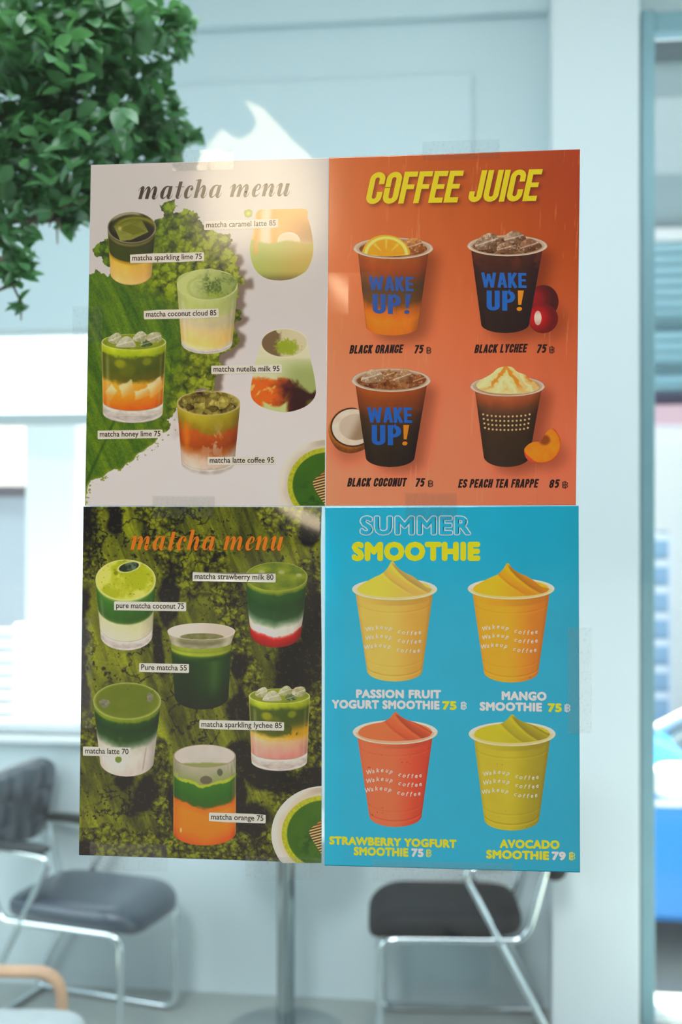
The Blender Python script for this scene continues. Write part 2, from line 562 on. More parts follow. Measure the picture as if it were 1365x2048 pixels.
# blue car parked outside
CY = 4.95
cx = X_at(1310, CY)
car = tag(empty('car', (cx + 1.0, CY + 0.85, -0.55)), 'bright blue car with white door mirror parked outside the right glazing', 'car')
M_BLUE = pmat('blue_car_paint', (0.0, 0.24, 0.74), 0.35, coat=0.25, coat_rough=0.05, noise=(3, 0.03))
M_TYRE = pmat('tyre_rubber', (0.015, 0.015, 0.017), 0.8, noise=(20, 0.2))
M_CARGLASS = pmat('dark_car_glass', (0.03, 0.05, 0.06), 0.08, noise=(3, 0.2))
g = -0.55
body = [(cx - 1.35, g + 0.32), (cx - 1.42, g + 0.55), (cx - 1.25, g + 0.78), (cx - 0.25, g + 0.94), (cx + 0.3, g + 0.96), (cx + 2.3, g + 0.96),
        (cx + 2.75, g + 0.9), (cx + 2.8, g + 0.5), (cx + 2.7, g + 0.28), (cx + 2.4, g + 0.24), (cx - 1.0, g + 0.24)]
bm_ = MB().prism(body, CY, CY + 1.7)
bmesh.ops.bevel(bm_.bm, geom=[e for e in bm_.bm.edges if abs(e.verts[0].co.y - e.verts[1].co.y) < 1e-6], offset=0.07, segments=3, affect='EDGES')
child(bm_.build('body', M_BLUE, smooth=True, angle=40), car)
ck = cx + 0.40
child(MB().prism([(ck - 0.12, g + 0.955), (ck + 0.72, g + 1.44), (ck + 1.9, g + 1.46), (ck + 2.6, g + 0.955)], CY + 0.14, CY + 1.56).build('cabin_glass', M_CARGLASS), car)
rf = MB().tube([(ck - 0.2, CY + 0.1, g + 0.95), (ck + 0.72, CY + 0.16, g + 1.46), (ck + 1.9, CY + 0.16, g + 1.48), (ck + 2.65, CY + 0.1, g + 0.95)], 0.045, 10, 0.2)
rf.tube([(ck - 0.2, CY + 1.6, g + 0.95), (ck + 0.72, CY + 1.54, g + 1.46), (ck + 1.9, CY + 1.54, g + 1.48), (ck + 2.65, CY + 1.6, g + 0.95)], 0.045, 10, 0.2)
rf.box((ck + 0.72, CY + 0.14, g + 1.44), (ck + 1.92, CY + 1.56, g + 1.52), 0.03)
child(rf.build('roof_rails', M_WHITE, smooth=True, angle=40), car)
mm = MB()
mm.bm.free()
mm.bm = cushion(0.26, 0.12, 0.18, 3.2)
child(mm.build('door_mirror', M_WHITE, smooth=True, mtx=Matrix.Translation((cx + 0.1, CY - 0.1, g + 1.02))), car)
child(MB().box((cx - 0.4, CY - 0.012, g + 0.86), (cx + 2.3, CY + 0.01, g + 0.90), 0.004).build('door_trim', M_WHITE), car)
for wx in (cx - 0.75, cx + 2.0):
    for wy in (CY + 0.02, CY + 1.48):
        wb = MB().lathe([(0.12, -0.1), (0.29, -0.1), (0.31, -0.06), (0.31, 0.06), (0.29, 0.1), (0.12, 0.1)], n=32)
        wh = child(wb.build('wheel', M_TYRE, smooth=True, angle=40, mtx=Matrix.Translation((wx, wy + 0.1, g + 0.31)) @ Matrix.Rotation(PI / 2, 4, 'X')), car)
        hb = MB().lathe([(0, -0.08), (0.2, -0.09), (0.2, 0.09), (0, 0.08)], n=24)
        hb.build('hub_cap', pmat('hub_silver', (0.6, 0.62, 0.64), 0.3, metal=0.8, noise=(8, 0.05)), mtx=Matrix.Translation((wx, wy + 0.1, g + 0.31)) @ Matrix.Rotation(PI / 2, 4, 'X')).parent = wh

# ================================================================== furniture
M_CHROME = pmat('chrome_tube', (0.72, 0.78, 0.80), 0.12, metal=1.0, noise=(14, 0.03))
M_LEATHER = pmat('black_leather_lit', (0.032, 0.056, 0.085), 0.35, coat=0.9, coat_rough=0.25, noise=(9, 0.3), bump=(180, 0.12))  # blue lift in the base stands in for window sheen on the left chair
M_WOOD = pmat('light_bent_wood', (0.60, 0.36, 0.22), 0.4, noise=(16, 0.2))
M_GREYPAD = pmat('grey_upholstery', (0.50, 0.56, 0.58), 0.75, noise=(30, 0.08), bump=(200, 0.15))
M_PAD = pmat('armrest_plastic', (0.02, 0.03, 0.035), 0.35, noise=(9, 0.2))


def local(o, parent):
    o.parent = parent
    return o


M_MATTE = pmat('black_leather_dim', (0.011, 0.016, 0.022), 0.6, spec=0.15, noise=(9, 0.3), bump=(180, 0.12))  # same leather darkened and dulled to keep reflections off the right chair


def make_chair(loc, rz, label, leather):
    t = tag(empty('cantilever_chair', loc, rz), label, 'chair', 'black leather tube chairs by the back wall')
    s = MB()
    s.bm.free()
    s.bm = cushion(0.425, 0.53, 0.10, 5.0)
    for v in s.bm.verts:
        w = max(0.0, (v.co.y - 0.14) / 0.12)
        v.co.z -= 0.032 * w * w
        if v.co.z > 0:
            v.co.z -= 0.008 * math.cos(v.co.x * 7) * math.cos(v.co.y * 6)
    local(s.build('seat', leather, smooth=True, mtx=Matrix.Translation((0, 0.05, 0.452))), t)
    b = MB()
    b.bm.free()
    b.bm = cushion(0.43, 0.33, 0.095, 5.0, 26)
    bmesh.ops.subdivide_edges(b.bm, edges=b.bm.edges, cuts=1, use_grid_fill=True)
    for v in b.bm.verts:
        gx = abs(((v.co.x / 0.105) % 1.0) - 0.5) * 2
        gy = abs(((v.co.y / 0.105 + 0.5) % 1.0) - 0.5) * 2
        gr = max(math.exp(-((1 - gx) / 0.16) ** 2), math.exp(-((1 - gy) / 0.16) ** 2))
        v.co.z *= (1 - 0.38 * gr)
        v.co.z += 0.016 * (v.co.x / 0.215) ** 2
    local(b.build('backrest', leather, smooth=True, mtx=Matrix.Translation((0, -0.305, 0.755)) @ Matrix.Rotation(math.radians(78), 4, 'X') @ Matrix.Rotation(PI, 4, 'X')), t)
    for sx in (-1, 1):
        x = sx * 0.2
        fr = MB().tube([(x, -0.335, 0.84), (x, -0.215, 0.408), (x, 0.275, 0.408), (x, 0.275, 0.0125), (x, -0.335, 0.0125), (x, 0.0, 0.645), (x, -0.285, 0.665)], 0.0125, 12, 0.055)
        local(fr.build('side_frame', M_CHROME, smooth=True, angle=60), t)
        ap = MB()
        ap.bm.free()
        ap.bm = cushion(0.05, 0.27, 0.032, 5.0)
        local(ap.build('arm_pad', M_PAD, smooth=True, mtx=Matrix.Translation((x, -0.145, 0.675))), t)
    for cy_, cz_, cr_ in ((-0.05, 0.405, 0.009), (-0.30, 0.0125, 0.0115)):
        local(MB().tube([(-0.2, cy_, cz_), (0.2, cy_, cz_)], cr_, 10).build('cross_bar', M_CHROME, smooth=True, angle=60), t)
    return t


def heading(r, f):
    d = _R * r + _F * f
    return math.atan2(-d[0], d[1])


make_chair(lateral(682.5 + FPX * (-0.94) / 4.34, 4.34), heading(0.94, -0.34), 'black leather chair with quilted back at the left, under the window', M_LEATHER)
make_chair(lateral(682.5 + FPX * 0.412 / 4.22, 4.22), heading(-1.0, 0.03), 'black leather chair at the right, beside the white pillar', M_MATTE)

# round pedestal table between the chairs
tc = lateral(572, 4.24)
t = tag(empty('pedestal_table', tc), 'round table on a chrome column between the two black chairs', 'table')
local(MB().lathe([(0, 0), (0.205, 0.0), (0.21, 0.008), (0.2, 0.014), (0.05, 0.022), (0.034, 0.03), (0, 0.03)], n=56).build('base', pmat('brushed_steel', (0.42, 0.47, 0.48), 0.32, metal=0.9, noise=(8, 0.05)), smooth=True, angle=30), t)
local(MB().lathe([(0, 0.028), (0.031, 0.028), (0.031, 0.72), (0, 0.72)], n=32).build('column', pmat('column_steel', (0.40, 0.45, 0.46), 0.16, metal=1.0, noise=(8, 0.05)), smooth=True, angle=40), t)
local(MB().lathe([(0, 0.72), (0.22, 0.72), (0.23, 0.728), (0.23, 0.744), (0.22, 0.75), (0, 0.75)], n=56).build('table_top', pmat('white_laminate', (0.75, 0.78, 0.78), 0.35, noise=(6, 0.03)), smooth=True, angle=30), t)

# lounge chair with bent wood arms at the lower left
lc = lateral(682.5 + FPX * (-0.965) / 3.08, 3.08)
t = tag(empty('lounge_chair', lc, heading(1.0, 0.0)), 'grey cushioned lounge chair with bent light wood arms, nearest the glass at lower left', 'chair')
for sx in (-1, 1):
    x = sx * 0.29
    fr = MB().tube([(x, 0.19, 0.0), (x, 0.175, 0.552), (x, -0.33, 0.56), (x, -0.40, 0.0)], 0.016, 12, 0.075)
    for v in fr.bm.verts:
        v.co.x = x + (v.co.x - x) * 1.7
    local(fr.build('wooden_arm', M_WOOD, smooth=True, angle=60), t)
for nm, sx, sy, sz, mt in (('seat_cushion', 0.53, 0.60, 0.14, Matrix.Translation((0, -0.03, 0.412))),
                           ('back_cushion', 0.53, 0.50, 0.13, Matrix.Translation((0, -0.36, 0.62)) @ Matrix.Rotation(math.radians(104), 4, 'X'))):
    s = MB()
    s.bm.free()
    s.bm = cushion(sx, sy, sz, 8.0)
    local(s.build(nm, M_GREYPAD, smooth=True, mtx=mt), t)
for ya in (0.10, -0.34):
    local(MB().box((-0.29, ya, 0.27), (0.29, ya + 0.04, 0.33), 0.006).build('seat_rail', M_WOOD), t)

# ================================================================== indoor tree
M_BARK = pmat('grey_brown_bark', (0.20, 0.15, 0.12), 0.85, noise=(30, 0.3), bump=(60, 0.5))
ml = pmat('tree_leaf', (0.075, 0.215, 0.085), 0.28, spec=0.8, noise=(9, 0.35))
_b = ml.node_tree.nodes['Principled BSDF']
_tr = ml.node_tree.nodes.new('ShaderNodeBsdfTranslucent')
_tr.inputs['Color'].default_value = (0.14, 0.40, 0.11, 1)
_ms = ml.node_tree.nodes.new('ShaderNodeMixShader')
_ms.inputs[0].default_value = 0.3
ml.node_tree.links.new(_b.outputs[0], _ms.inputs[1])
ml.node_tree.links.new(_tr.outputs[0], _ms.inputs[2])
ml.node_tree.links.new(_ms.outputs[0], ml.node_tree.nodes['Material Output'].inputs['Surface'])
pot = lateral(-215, 2.2)
tree = tag(empty('potted_tree', pot), 'leafy green indoor tree hanging over the upper left corner', 'tree')
pm = MB().lathe([(0, 0), (0.13, 0), (0.15, 0.02), (0.19, 0.34), (0.2, 0.36), (0.185, 0.36), (0.175, 0.33), (0, 0.33)], n=40)
local(pm.build('pot', pmat('white_pot', (0.7, 0.72, 0.72), 0.5, noise=(7, 0.04)), smooth=True, angle=40), tree)


def rel(v):
    return Vector(v) - pot


rng = random.Random(11)
trunk_top = at_depth(-190, 620, 2.25)
tm = MB().tube([(0, 0, 0.3), (0.03, 0.02, 0.8), (-0.02, 0.0, 1.4), rel(at_depth(-205, 900, 2.22)), rel(trunk_top), rel(at_depth(-150, 300, 2.35)), rel(at_depth(-90, 0, 2.45))], [0.04, 0.02], 10)
local(tm.build('trunk', M_BARK, smooth=True), tree)
# branches: image position and depth of their joints
branches = [
    [(-190, 620, 2.25), (-40, 520, 2.3), (60, 440, 2.35), (170, 400, 2.35)],
    [(-190, 620, 2.25), (-60, 470, 2.4), (60, 250, 2.5), (150, 160, 2.5), (300, 90, 2.55)],
    [(-150, 300, 2.35), (0, 240, 2.45), (130, 160, 2.45), (250, 110, 2.45)],
    [(-150, 300, 2.35), (20, 330, 2.6), (150, 300, 2.65), (300, 210, 2.7), (355, 290, 2.7)],
    [(-90, 0, 2.5), (60, 20, 2.55), (200, 20, 2.55), (290, 45, 2.55)],
    [(-40, 520, 2.3), (10, 520, 2.25), (20, 560, 2.25), (45, 610, 2.25)],
    [(60, 440, 2.35), (110, 440, 2.4), (150, 420, 2.4)],
    [(-90, 0, 2.45), (20, 120, 2.5), (120, 60, 2.5), (210, -20, 2.5)],
]
bmx = MB()
for br in branches:
    pts = [rel(at_depth(*p)) for p in br]
    bmx.tube(pts, [0.008, 0.002], 7, 0.08)
for k in range(26):
    br = branches[k % len(branches)]
    a, b_ = rel(at_depth(*br[-2])), rel(at_depth(*br[-1]))
    s0 = a.lerp(b_, rng.random())
    e0 = s0 + Vector((rng.uniform(-0.10, 0.03), rng.uniform(-0.10, 0.10), rng.uniform(-0.08, 0.08)))
    bmx.tube([s0, (s0 + e0) / 2 + Vector((0, 0, 0.015)), e0], [0.004, 0.0015], 5)
local(bmx.build('branches', M_BARK, smooth=True), tree)

# leaf clusters: image centre, depth, image radius, count
blobs = [(60, 60, 2.35, 110, 230), (170, 60, 2.4, 100, 210), (255, 40, 2.35, 70, 110), (330, 50, 2.4, 55, 50), (60, 200, 2.45, 120, 260), (180, 190, 2.5, 110, 250),
         (270, 140, 2.45, 75, 80), (310, 250, 2.55, 70, 110), (320, 190, 2.5, 45, 30), (60, 310, 2.4, 110, 230), (170, 300, 2.5, 105, 240), (270, 300, 2.6, 85, 170), (345, 265, 2.6, 42, 45),
         (40, 395, 2.35, 60, 90), (120, 380, 2.4, 60, 100), (25, 470, 2.3, 45, 40), (165, 395, 2.45, 45, 60), (40, 535, 2.25, 38, 34), (20, 545, 2.25, 30, 20), (42, 606, 2.25, 16, 6),
         (-60, 100, 2.4, 110, 120), (-60, 300, 2.4, 110, 120), (-70, 480, 2.3, 70, 70), (60, -70, 2.4, 120, 110), (200, -60, 2.4, 100, 80), (345, 320, 2.55, 35, 24), (250, 370, 2.55, 50, 50), (355, 35, 2.4, 30, 16), (390, 275, 2.55, 18, 5), (362, 42, 2.5, 26, 20), (340, 90, 2.5, 36, 26), (120, 100, 2.25, 90, 50), (100, 290, 2.25, 90, 45), (215, 240, 2.3, 70, 35), (205, 420, 2.45, 28, 16), (140, 440, 2.4, 30, 22)]
V, Fc = [], []
for (bx, by, bd, br_, cnt) in blobs:
    for k in range(cnt):
        while True:
            p = Vector((rng.uniform(-1, 1), rng.uniform(-1, 1), rng.uniform(-1, 1)))
            if p.length < 1:
                break
        c = rel(at_depth(bx + p.x * br_, by + p.y * br_, bd + p.z * min(0.22, br_ / FPX * bd * 1.6)))
        L = rng.uniform(0.032, 0.054)
        Wd = L * rng.uniform(0.26, 0.34)
        d = Vector((rng.uniform(-1, 1), rng.uniform(-1, 1), rng.uniform(-0.9, 0.5))).normalized()
        up = Vector((rng.uniform(-0.7, 0.7), rng.uniform(-0.9, 0.5), 1.0))
        sd = d.cross(up).normalized()
        nn = sd.cross(d).normalized()
        i0 = len(V)
        prof = [(0.0, 0.03), (0.18, 0.55), (0.42, 1.0), (0.68, 0.92), (0.88, 0.5), (1.0, 0.04)]
        for (tt, ww) in prof:
            m0 = c + d * L * (tt - 0.5) - nn * L * 0.12 * tt * tt
            V += [m0 + sd * Wd * ww + nn * Wd * ww * 0.3, m0, m0 - sd * Wd * ww + nn * Wd * ww * 0.3]
        for q in range(len(prof) - 1):
            a = i0 + q * 3
            Fc += [(a, a + 1, a + 4, a + 3), (a + 1, a + 2, a + 5, a + 4)]
me = bpy.data.meshes.new('foliage')
me.from_pydata([tuple(v) for v in V], [], Fc)
me.polygons.foreach_set('use_smooth', [True] * len(me.polygons))
local(link_mesh('foliage', me, ml), tree)

# ================================================================== printing on the posters
# Posters lie in the pane's plane.  Artwork is drawn as thin printed layers on each sheet: outlines are
# laid out on the sheet, filled with procedurally computed ink colours.
LIGHT = np.array([0.74, 0.72, 0.69])  #           # how bright white paper is under the street fill lamp
SHEET_Y = -0.0012


def albedo(rgb):
    return np.clip((lin(rgb) - 0.012) / LIGHT, 0.004, 0.93)


def curl(px, py):
    """how far (m) the sheets lift off the glass, by position on the poster wall"""
    px = np.asarray(px, float)
    py = np.asarray(py, float)
    c = np.zeros(np.broadcast(px, py).shape)

    def rise(v, a, b, e):
        up = np.clip((v - a) / (b - a), 0, 1)
        dn = np.clip((v - b) / (e - b), 0, 1)
        up = up * (1.35 - 0.35 * up)
        dn = dn * dn * (3 - 2 * dn)
        return up * (1 - dn)
    # slack at the top right corner of the dark green sheet, and at the left edge of the orange one
    c = c + 0.0098 * rise(py, 1013, 1085, 1330) * rise(px, 470, 640, 760) * ((px < 647) & (py > 1012.6))
    ex = 651 + (1012 - py) * 0.0105
    c = c + 0.0024 * rise(py, 545, 628, 760) * rise(px, ex - 14, ex + 42, ex + 130) * ((px > ex - 1.2) & (py < 1011.8))
    return c


def on_sheet(px, py, layer):
    px = np.asarray(px, float)
    py = np.asarray(py, float)
    p = at(px, py, SHEET_Y)
    p[..., 1] -= layer * 2.2e-5 + curl(px, py)
    return p


# ---------------------------------------------------------------- ink materials
def paint_material():
    m = pmat('print_ink', (0.5, 0.5, 0.5), 0.42, coat=1.0, coat_rough=0.12, spec=0.2)
    nt = m.node_tree
    nt.nodes['Principled BSDF'].inputs['Coat IOR'].default_value = 1.65
    a = nt.nodes.new('ShaderNodeAttribute')
    a.attribute_name = 'ink'
    nt.links.new(a.outputs['Color'], nt.nodes['Principled BSDF'].inputs['Base Color'])
    return m


M_INK = paint_material()


def colour_mesh(name, P, faces, rgb, parent, smooth=True):
    """P (n,3) points, faces (m,4 or 3), rgb (n,3) printed colour 0..255"""
    me = bpy.data.meshes.new(name)
    P = np.asarray(P, np.float64)
    org = P.mean(axis=0) if parent is None else np.zeros(3)
    me.vertices.add(len(P))
    me.vertices.foreach_set('co', (P - org).ravel())
    k = faces.shape[1]
    me.loops.add(faces.size)
    me.loops.foreach_set('vertex_index', faces.ravel().astype(np.int32))
    me.polygons.add(len(faces))
    me.polygons.foreach_set('loop_start', np.arange(len(faces), dtype=np.int32) * k)
    me.polygons.foreach_set('use_smooth', np.full(len(faces), smooth))
    at_ = me.attributes.new('ink', 'FLOAT_COLOR', 'POINT')
    c = np.ones((len(P), 4), np.float32)
    c[:, :3] = albedo(rgb)
    at_.data.foreach_set('color', c.ravel())
    me.update()
    me.validate()
    o = link_mesh(name, me, M_INK, parent)
    o.location = org
    if parent is not None:
        o.matrix_parent_inverse = Matrix.Translation(parent.location).inverted()
    return o


# ---------------------------------------------------------------- noise, vectorised
def _hash(ix, iy, seed):
    h = (ix.astype(np.int64) * 374761393 + iy.astype(np.int64) * 668265263 + seed * 974711) & 0xffffffff
    h = ((h ^ (h >> 13)) * 1274126177) & 0xffffffff
    return ((h ^ (h >> 16)) & 0xffffff) / float(0xffffff)


def vnoise(x, y, seed=0):
    ix, iy = np.floor(x), np.floor(y)
    fx, fy = x - ix, y - iy
    fx, fy = fx * fx * (3 - 2 * fx), fy * fy * (3 - 2 * fy)
    a, b = _hash(ix, iy, seed), _hash(ix + 1, iy, seed)
    c, d = _hash(ix, iy + 1, seed), _hash(ix + 1, iy + 1, seed)
    return (a * (1 - fx) + b * fx) * (1 - fy) + (c * (1 - fx) + d * fx) * fy


def fbm(x, y, scale, octv=4, seed=0):
    """0..1 noise; scale is the size of the largest blobs in px"""
    t, amp, tot = 0, 1.0, 0
    x, y = x / scale, y / scale
    for k in range(octv):
        t = t + amp * vnoise(x, y, seed + k * 17)
        tot += amp
        amp *= 0.55
        x, y = x * 2.03 + 11.3, y * 2.03 - 7.1
    return t / tot


def worley(x, y, scale, seed=0):
    """distance to nearest and second nearest cell point, and a random id of the cell"""
    x, y = x / scale, y / scale
    ix, iy = np.floor(x), np.floor(y)
    f1 = np.full(x.shape, 9.0)
    f2 = np.full(x.shape, 9.0)
    cid = np.zeros(x.shape)
    for dx in (-1, 0, 1):
        for dy in (-1, 0, 1):
            cx_, cy_ = ix + dx, iy + dy
            qx, qy = cx_ + _hash(cx_, cy_, seed), cy_ + _hash(cx_, cy_, seed + 5)
            d = np.hypot(x - qx, y - qy)
            nid = _hash(cx_, cy_, seed + 9)
            near = d < f1
            f2 = np.where(near, f1, np.minimum(f2, d))
            cid = np.where(near, nid, cid)
            f1 = np.where(near, d, f1)
    return f1, f2, cid


def sm(a, b, x):
    t = np.clip((x - a) / (b - a), 0, 1)
    return t * t * (3 - 2 * t)


def mix(c0, c1, t):
    c0, c1 = np.asarray(c0, float), np.asarray(c1, float)
    return c0 + (c1 - c0) * np.asarray(t)[..., None]


def ramp(v, stops):
    """stops: list of (position, rgb)"""
    xs = [s[0] for s in stops]
    return np.stack([np.interp(v, xs, [s[1][k] for s in stops]) for k in range(3)], axis=-1)


def solid(X, c):
    return np.ones(X.shape + (3,)) * np.asarray(c, float)


def inside(X, Y, poly):
    """point in polygon mask"""
    poly = np.asarray(poly, float)
    r = np.zeros(X.shape, bool)
    n = len(poly)
    for i in range(n):
        x0, y0 = poly[i]
        x1, y1 = poly[(i + 1) % n]
        if y0 == y1:
            continue
        c = ((y0 > Y) != (y1 > Y)) & (X < (x1 - x0) * (Y - y0) / (y1 - y0) + x0)
        r ^= c
    return r


def blur(a, r):
    r = int(r)
    for ax in (0, 1):
        for _ in range(3):
            k = r
            pad = [(0, 0), (0, 0)]
            pad[ax] = (k + 1, k)
            c = np.cumsum(np.pad(a, pad, mode='edge'), axis=ax)
            if ax == 0:
                a = (c[2 * k + 1:, :] - c[:-2 * k - 1, :]) / (2 * k + 1)
            else:
                a = (c[:, 2 * k + 1:] - c[:, :-2 * k - 1]) / (2 * k + 1)
    return a


# ---------------------------------------------------------------- printed pictures
def row_grid(poly, step):
    """mesh of a row-convex outline: X, Y arrays"""
    poly = np.asarray(poly, float)
    y0, y1 = poly[:, 1].min(), poly[:, 1].max()
    nr = max(4, int((y1 - y0) / step) + 1)
    ys = np.linspace(y0 + 1e-3, y1 - 1e-3, nr)
    L, Rr = np.full(nr, 1e9), np.full(nr, -1e9)
    n = len(poly)
    for i in range(n):
        a, b = poly[i], poly[(i + 1) % n]
        if a[1] == b[1]:
            continue
        ok = (ys >= min(a[1], b[1])) & (ys <= max(a[1], b[1]))
        x = a[0] + (b[0] - a[0]) * (ys - a[1]) / (b[1] - a[1])
        L = np.where(ok, np.minimum(L, x), L)
        Rr = np.where(ok, np.maximum(Rr, x), Rr)
    bad = L > 1e8
    if bad.any():
        g = np.where(~bad)[0]
        L = np.interp(np.arange(nr), g, L[g])
        Rr = np.interp(np.arange(nr), g, Rr[g])
    nc = max(3, int((Rr - L).max() / step) + 1)
    s = np.linspace(0, 1, nc)
    return L[:, None] + (Rr - L)[:, None] * s[None, :], np.repeat(ys[:, None], nc, axis=1)


def grid_faces(nr, nc, off=0):
    i = np.arange(nr * nc).reshape(nr, nc) + off
    return np.stack([i[:-1, :-1], i[1:, :-1], i[1:, 1:], i[:-1, 1:]], axis=-1).reshape(-1, 4)


def smooth_poly(pts, n=10):
    """closed Catmull-Rom through the points"""
    pts = np.asarray(pts, float)
    out = []
    m = len(pts)
    for i in range(m):
        p0, p1, p2, p3 = pts[i - 1], pts[i], pts[(i + 1) % m], pts[(i + 2) % m]
        for k in range(n):
            t = k / n
            out.append(0.5 * (2 * p1 + (p2 - p0) * t + (2 * p0 - 5 * p1 + 4 * p2 - p3) * t * t + (3 * p1 - p0 - 3 * p2 + p3) * t ** 3))
    return np.array(out)


def picture(name, parent, layer, shapes, step=0.8, label=None):
    """one printed picture: shapes is a list of (outline, paint function), later ones printed on top"""
    Ps, Fs, Cs, off = [], [], [], 0
    for k, (poly, paint) in enumerate(shapes):
        X, Y = row_grid(poly, step)
        rgb = np.clip(paint(X, Y), 2, 253)
        Ps.append(on_sheet(X, Y, layer + k * 0.8).reshape(-1, 3))
        Fs.append(grid_faces(*X.shape, off))
        Cs.append(rgb.reshape(-1, 3))
        off += X.size
    o = colour_mesh(name, np.concatenate(Ps), np.concatenate(Fs), np.concatenate(Cs), parent)
    if label:
        o['label'] = label
    return o


def flat_mesh(name, polys, rgb, parent, layer):
    """lettering and marks: polys is a list of (vertices px, faces)"""
    Ps, Fs, off = [], [], 0
    for k, (v, f) in enumerate(polys):
        v = np.asarray(v, float)
        Ps.append(on_sheet(v[:, 0], v[:, 1], layer + (k % 9) * 0.8))
        Fs += [[i + off for i in q] for q in f]
        off += len(v)
    P = np.concatenate(Ps)
    tri = []
    for q in Fs:
        for k in range(1, len(q) - 1):
            tri.append((q[0], q[k], q[k + 1]))
    rgb = np.asarray(rgb, float)
    return colour_mesh(name, P, np.array(tri), np.repeat(rgb[None, :], len(P), axis=0) if rgb.ndim == 1 else rgb, parent, False)


def slope_at(px, py):
    """tilt of printed lines: they follow the edges of the sheets"""
    return 0.0345 * (py - 1012) / 715.0


# ---------------------------------------------------------------- lettering
def text_shape(body, bold=0.0, spacing=1.0):
    c = bpy.data.curves.new('t', 'FONT')
    c.body = body
    c.resolution_u = 3
    c.offset = bold  # slight weight only
    c.space_character = spacing
    c.dimensions = '2D'
    o = bpy.data.objects.new('t', c)
    COL.objects.link(o)
    bpy.context.view_layer.update()
    me = bpy.data.meshes.new_from_object(o)
    v = np.array([(q.co.x, q.co.y) for q in me.vertices])
    f = [tuple(p.vertices) for p in me.polygons]
    bpy.data.objects.remove(o)
    bpy.data.curves.remove(c)
    bpy.data.meshes.remove(me)
    return v, f


def ribbon(pts, w, cap=False):
    """stroke with varying width; returns (verts, faces)"""
    pts = np.asarray(pts, float)
    n = len(pts)
    w = np.full(n, w, float) if np.isscalar(w) else np.asarray(w, float)
    d = np.gradient(pts, axis=0)
    seg = np.diff(pts, axis=0)
    seg /= np.linalg.norm(seg, axis=1)[:, None] + 1e-12
    nrm = np.zeros_like(pts)
    sc = np.ones(n)
    for i in range(n):
        a = seg[max(0, i - 1)]
        b = seg[min(n - 2, i)]
        t = a + b
        t /= np.linalg.norm(t) + 1e-12
        nrm[i] = (-t[1], t[0])
        cs = abs(np.dot(nrm[i], (-a[1], a[0])))
        sc[i] = 1 / max(cs, 0.45)
    Lp = pts + nrm * (w * sc / 2)[:, None]
    Rp = pts - nrm * (w * sc / 2)[:, None]
    v = np.concatenate([Lp, Rp])
    f = [(i, i + 1, n + i + 1, n + i) for i in range(n - 1)]
    return v, f


def curve_pts(keys, n=8):
    """open Catmull-Rom through keys of (x, y, w)"""
    k = np.asarray(keys, float)
    k = np.concatenate([[2 * k[0] - k[1]], k, [2 * k[-1] - k[-2]]])
    out = []
    for i in range(1, len(k) - 2):
        p0, p1, p2, p3 = k[i - 1], k[i], k[i + 1], k[i + 2]
        for q in range(n):
            t = q / n
            out.append(0.5 * (2 * p1 + (p2 - p0) * t + (2 * p0 - 5 * p1 + 4 * p2 - p3) * t * t + (3 * p1 - p0 - 3 * p2 + p3) * t ** 3))
    out.append(k[-2])
    out = np.array(out)
    out[:, 2] = np.maximum(out[:, 2], 0.03)
    return out


def arc(cx_, cy_, rx, ry, a0, a1, n=14):
    a = np.radians(np.linspace(a0, a1, n))
    return [(cx_ + rx * math.cos(q), cy_ + ry * math.sin(q)) for q in a]


def disc(cx_, cy_, r, n=16):
    v = [(cx_ + r * math.cos(2 * PI * k / n), cy_ + r * math.sin(2 * PI * k / n)) for k in range(n)]
    return np.array(v), [tuple(range(n))]


